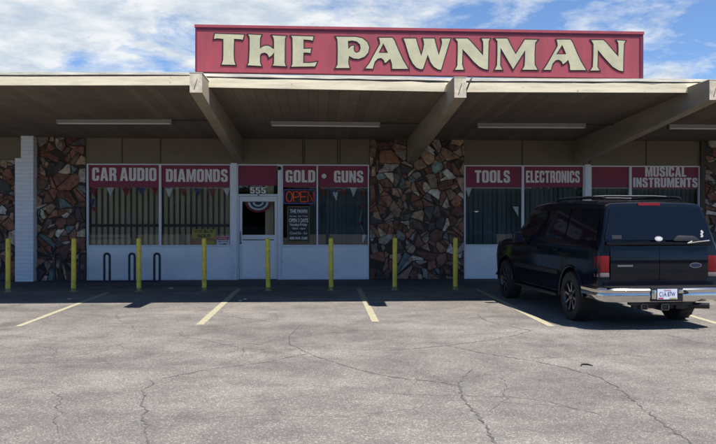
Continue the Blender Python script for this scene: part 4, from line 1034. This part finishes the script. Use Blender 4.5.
# wheels
def add_wheel(s, cy_):
    c = (0, cy_, WR); xo = s*.985; xi = s*.70
    def xx(f): return xi+(xo-xi)*f
    tp = [(.24, xx(.05)), (.33, xx(0)), (.375, xx(.06)), (.395, xx(.18)), (.395, xx(.82)), (.378, xx(.95)), (.33, xx(1.0)), (.262, xx(.97)), (.255, xx(.80)), (.24, xx(.5))]
    b = MB(); n = 44; rg = []
    for r, h in tp: rg.append([b.v(h, cy_+r*math.cos(2*math.pi*k/n), WR+r*math.sin(2*math.pi*k/n)) for k in range(n)])
    for A, B in zip(rg, rg[1:]+rg[:1]):
        for k in range(n): b.bm.faces.new((A[k], A[(k+1) % n], B[(k+1) % n], B[k]))
    for k in range(n):                                       # tread blocks
        if k % 2: continue
        a = 2*math.pi*(k+.5)/n
        q = [(xx(f), cy_+r*math.cos(a+da), WR+r*math.sin(a+da)) for r in (.394, .402) for f, da in ((.14, -.045), (.44, -.045), (.44, .045), (.14, .045))]
        b.prism(q[:4], q[4:])
        a += 2*math.pi*.5/n*2
        q = [(xx(f), cy_+r*math.cos(a+da), WR+r*math.sin(a+da)) for r in (.394, .402) for f, da in ((.54, -.045), (.9, -.045), (.9, .045), (.54, .045))]
        b.prism(q[:4], q[4:])
    wl_ = b.build('wheel', 'rubber', ca, smooth=40)
    b = MB(); b.lathe([(.262, xx(.4)), (.262, xx(.97)), (.245, xx(.985)), (.235, xx(.93)), (.23, xx(.55)), (.001, xx(.5))], 'X', c, 40); rm_ = b.build('rim', 'rim', wl_, smooth=40)
    b = MB(); e_ = MB()
    for k in range(8):
        a = 2*math.pi*k/8+.2
        def P3(r, t, f): return (xx(f), cy_+r*math.cos(a)-t*math.sin(a), WR+r*math.sin(a)+t*math.cos(a))
        b.prism([P3(.05, -.03, .86), P3(.05, .03, .86), P3(.242, .022, .92), P3(.242, -.022, .92)], [P3(.05, -.03, .7), P3(.05, .03, .7), P3(.242, .03, .75), P3(.242, -.03, .75)])
        e_.prism([P3(.07, -.012, .872), P3(.07, .008, .872), P3(.225, .01, .925), P3(.225, -.008, .925)], [P3(.07, -.012, .85), P3(.07, .008, .85), P3(.225, .01, .9), P3(.225, -.008, .9)])
    b.build('spoke', 'rim', rm_) ; e_.build('spoke_edge', 'rimedge', rm_)
    MB().lathe([(.07, xx(.7)), (.07, xx(.9)), (.05, xx(.95)), (.001, xx(.955))], 'X', c, 20).build('hub_cap', 'rim', rm_, smooth=40)
for s in (-1, 1):
    for cy_ in (0, WB): add_wheel(s, cy_)
    for cy_ in (0, WB):                                       # wheel arch lips
        P = [(s*(HW+.004), cy_+.485*math.cos(R(a)), WR+.485*math.sin(R(a))) for a in range(-4, 185, 9)]
        MB().tube(P, .024, 8).build('wheel_arch', 'paint', ca, smooth=60)
    b = MB(); b.box(s*.78 if s > 0 else -.98, .98 if s > 0 else -.78, .62, 2.86, .335, .385); b.build('running_board', 'trim', ca, bevel=.015)
    # doors: handles, seams, side moulding, mirror
    for y in (.52, 1.50):
        q = MB(); xs_ = s*(HW+.003); q.box(min(xs_, xs_+s*.035), max(xs_, xs_+s*.035), y, y+.17, 1.10, 1.14); q.build('door_handle', 'paint', ca, bevel=.008)
    for y in (.36, 1.34, 2.5):
        b = MB(); Q = [(s*(x+.0015), y, z) for x, z in section(y)[3:9]]
        for (p0, p1) in zip(Q, Q[1:]): b.poly([p0, (p0[0], y+.008, p0[2]), (p1[0], y+.008, p1[2]), p1])
        b.build('door_seam', 'trim', ca)
    b = MB(); P = [(HW+.002, .70), (HW+.022, .71), (HW+.022, .77), (HW+.006, .79)]
    b.prism([(s*x, .56, z) for x, z in P], [(s*x, 2.86, z) for x, z in P]); b.build('side_moulding', 'trim', ca)
    b = MB(); x0, x1 = sorted((s*.99, s*1.18)); b.box(x0, x1, 2.22, 2.34, 1.17, 1.40); mi = b.build('side_mirror', 'paint', ca, bevel=.04, seg=3)
    b = MB(); x0, x1 = sorted((s*1.01, s*1.16)); b.box(x0, x1, 2.210, 2.219, 1.195, 1.375); b.build('mirror_glass', 'cglass', mi)
    x0, x1 = sorted((s*.86, s*1.03)); MB().box(x0, x1, 2.26, 2.32, 1.22, 1.27).build('mirror_arm', 'trim', mi)
    # front lamp
    x0, x1 = sorted((s*.58, s*.80)); MB().box(x0, x1, 4.25, 4.368, .82, 1.0).build('headlight', 'clear', ca, bevel=.015)
# windscreen, grille, front bumper, plate
b = MB(); ya, za, yb, zb = 2.27, 1.875, 2.90, 1.395
dn = Vector((0, -(zb-za), (yb-ya))).normalized()*.012
Q = [Vector((-.70, ya, za)), Vector((.70, ya, za)), Vector((.84, yb, zb)), Vector((-.84, yb, zb))]
b.prism([tuple(q+dn) for q in Q], [tuple(q-dn*2) for q in Q]); b.build('windscreen', 'cglass', ca)
MB().box(-.56, .56, 4.30, 4.375, .80, 1.02).build('grille', 'trim', ca, bevel=.01)
MB().box(-.80, .80, 4.20, 4.42, .42, .66).build('front_bumper', 'paint', ca, bevel=.04, seg=3)
# roof rack: two side rails on feet and two cross bars
for s in (-1, 1):
    xr_ = s*.62
    MB().tube([(xr_, -.55, 1.955), (xr_, -.42, 1.98), (xr_, .1, 1.995), (xr_, 1.0, 1.995), (xr_, 1.32, 1.985), (xr_, 1.45, 1.955)], .02, 8).build('roof_rail', 'trim', ca, smooth=60)
for y in (-.1, 1.1):
    MB().tube([(-.62, y, 1.998), (-.4, y, 2.008), (.4, y, 2.008), (.62, y, 1.998)], .018, 8).build('cross_bar', 'trim', ca, smooth=60)

pr_, pf_ = gnd(568, 320.3), gnd(502, 297.4)
hd = math.atan2(pf_.y-pr_.y, pf_.x-pr_.x)-math.pi/2
print('CAR', pr_, pf_, (pf_-pr_).length, math.degrees(hd))
ca.rotation_euler = (0, 0, hd); rot = Matrix.Rotation(hd, 3, 'Z')
ca.location = pr_-rot @ Vector((-1.0, 0, 0))

wr = thing('cable', (X(467, YF), YF-.03, at(467, 90, YF).z), 'short black cable hanging over the roof edge beside the middle beam end', 'cable')
MB().tube([tuple(at(465.6, 92, YF-.03)), tuple(at(468, 86, YF-.05)), tuple(at(470.5, 80, YF-.04)), tuple(at(472.5, 77, YF+.02))], .012, 6).build('cable_run', 'bar', wr, smooth=60)
# ------------------------------------------------------------------ litter
p = gnd(586, 366)
b = MB(); P = [(-.10, -.015), (-.07, .018), (-.02, .034), (.04, .03), (.09, .006), (.11, -.02)]
b.tube([(p.x+x*.6, p.y+y*1.7, .010) for x, y in P], [.004, .008, .009, .009, .007, .004], 6)
tag(b.build('rubber_scrap', 'rubber', smooth=60), 'curved black scrap of rubber lying on the sunlit asphalt', 'rubber scrap')
def flat_scrap(px, py, r, seed):
    rr = random.Random(seed); p = gnd(px, py); n = 7; b = MB()
    P = [(p.x+r*rr.uniform(.6, 1.2)*math.cos(2*math.pi*k/n), p.y+r*rr.uniform(.6, 1.2)*math.sin(2*math.pi*k/n)) for k in range(n)]
    b.prism([(x, y, .004) for x, y in P], [(x, y, .012+.01*rr.random()) for x, y in P]); return b.build('paper_scrap', 'litter')
for px, py, r, l in ((171, 288.6, .05, 'white paper scrap in the shade between the third and fourth bollards'), (69.5, 299.5, .04, 'white paper scrap in the shade near the second bollard'), (245.5, 299.6, .035, 'small pale scrap in the shade in front of the door'), (240, 301.2, .03, 'tiny pale scrap at the edge of the shade in front of the door')):
    tag(flat_scrap(px, py, r, int(px)), l, 'litter', 'paper scraps on the ground')

# ------------------------------------------------------------------ across the street, behind the photographer (seen in the glass)
def tree(x, y, h, seed, label):
    rr = random.Random(seed); o = thing('street_tree', (x, y, 0), label, 'tree', 'trees across the street')
    b = MB(); b.tube([(x, y, 0), (x+.1, y, h*.25), (x-.1, y+.1, h*.5), (x, y, h*.75)], [.28, .22, .16, .07], 8)
    for k in range(7):
        a = rr.uniform(0, 6.3); z0 = h*rr.uniform(.28, .55); L = h*rr.uniform(.2, .36)
        b.tube([(x, y, z0), (x+math.cos(a)*L*.5, y+math.sin(a)*L*.5, z0+L*.4), (x+math.cos(a)*L, y+math.sin(a)*L, z0+L*.9)], [.1, .07, .03], 6)
    b.build('trunk', 'bark', o, smooth=50)
    c = MB(); cl = [(rr.gauss(0, h*.19), rr.gauss(0, h*.19), h*rr.uniform(.42, .95), h*rr.uniform(.09, .17)) for _ in range(26)]
    for _ in range(2600):
        q = rr.choice(cl); d = Vector((rr.gauss(0, 1), rr.gauss(0, 1), rr.gauss(0, 1))).normalized()*q[3]*rr.uniform(.6, 1.1)
        p = Vector((x+q[0], y+q[1], q[2]))+d; u = Vector((rr.gauss(0, 1), rr.gauss(0, 1), rr.gauss(0, 1))).normalized(); v = u.orthogonal().normalized(); s = rr.uniform(.12, .26)
        c.poly([tuple(p-u*s), tuple(p+v*s*.5), tuple(p+u*s), tuple(p-v*s*.5)])
    c.build('crown', 'leaf', o)
for x, y, h, sd_, l in ((-16, -26, 7.5, 1, 'leafy tree across the street, first of the row'), (-3, -30, 9, 2, 'tall leafy tree across the street, second of the row'), (9, -27, 8, 3, 'leafy tree across the street, third of the row'), (22, -29, 9.5, 4, 'tall leafy tree across the street, last of the row')):
    tree(x, y, h, sd_, l)
sh = thing('street_building', (0, -42, 0), 'low stucco building across the street behind the trees', 'building')
MB().box(-40, 45, -52, -42, 0, 4.6).build('wall', 'stucco', sh); MB().box(-40.5, 45.5, -52.5, -41.5, 4.6, 5.0).build('roof', 'beam', sh)
for k in range(9): MB().box(-36+k*9, -31+k*9, -41.99, -41.9, .9, 3.2).build('window', 'cglass', sh)
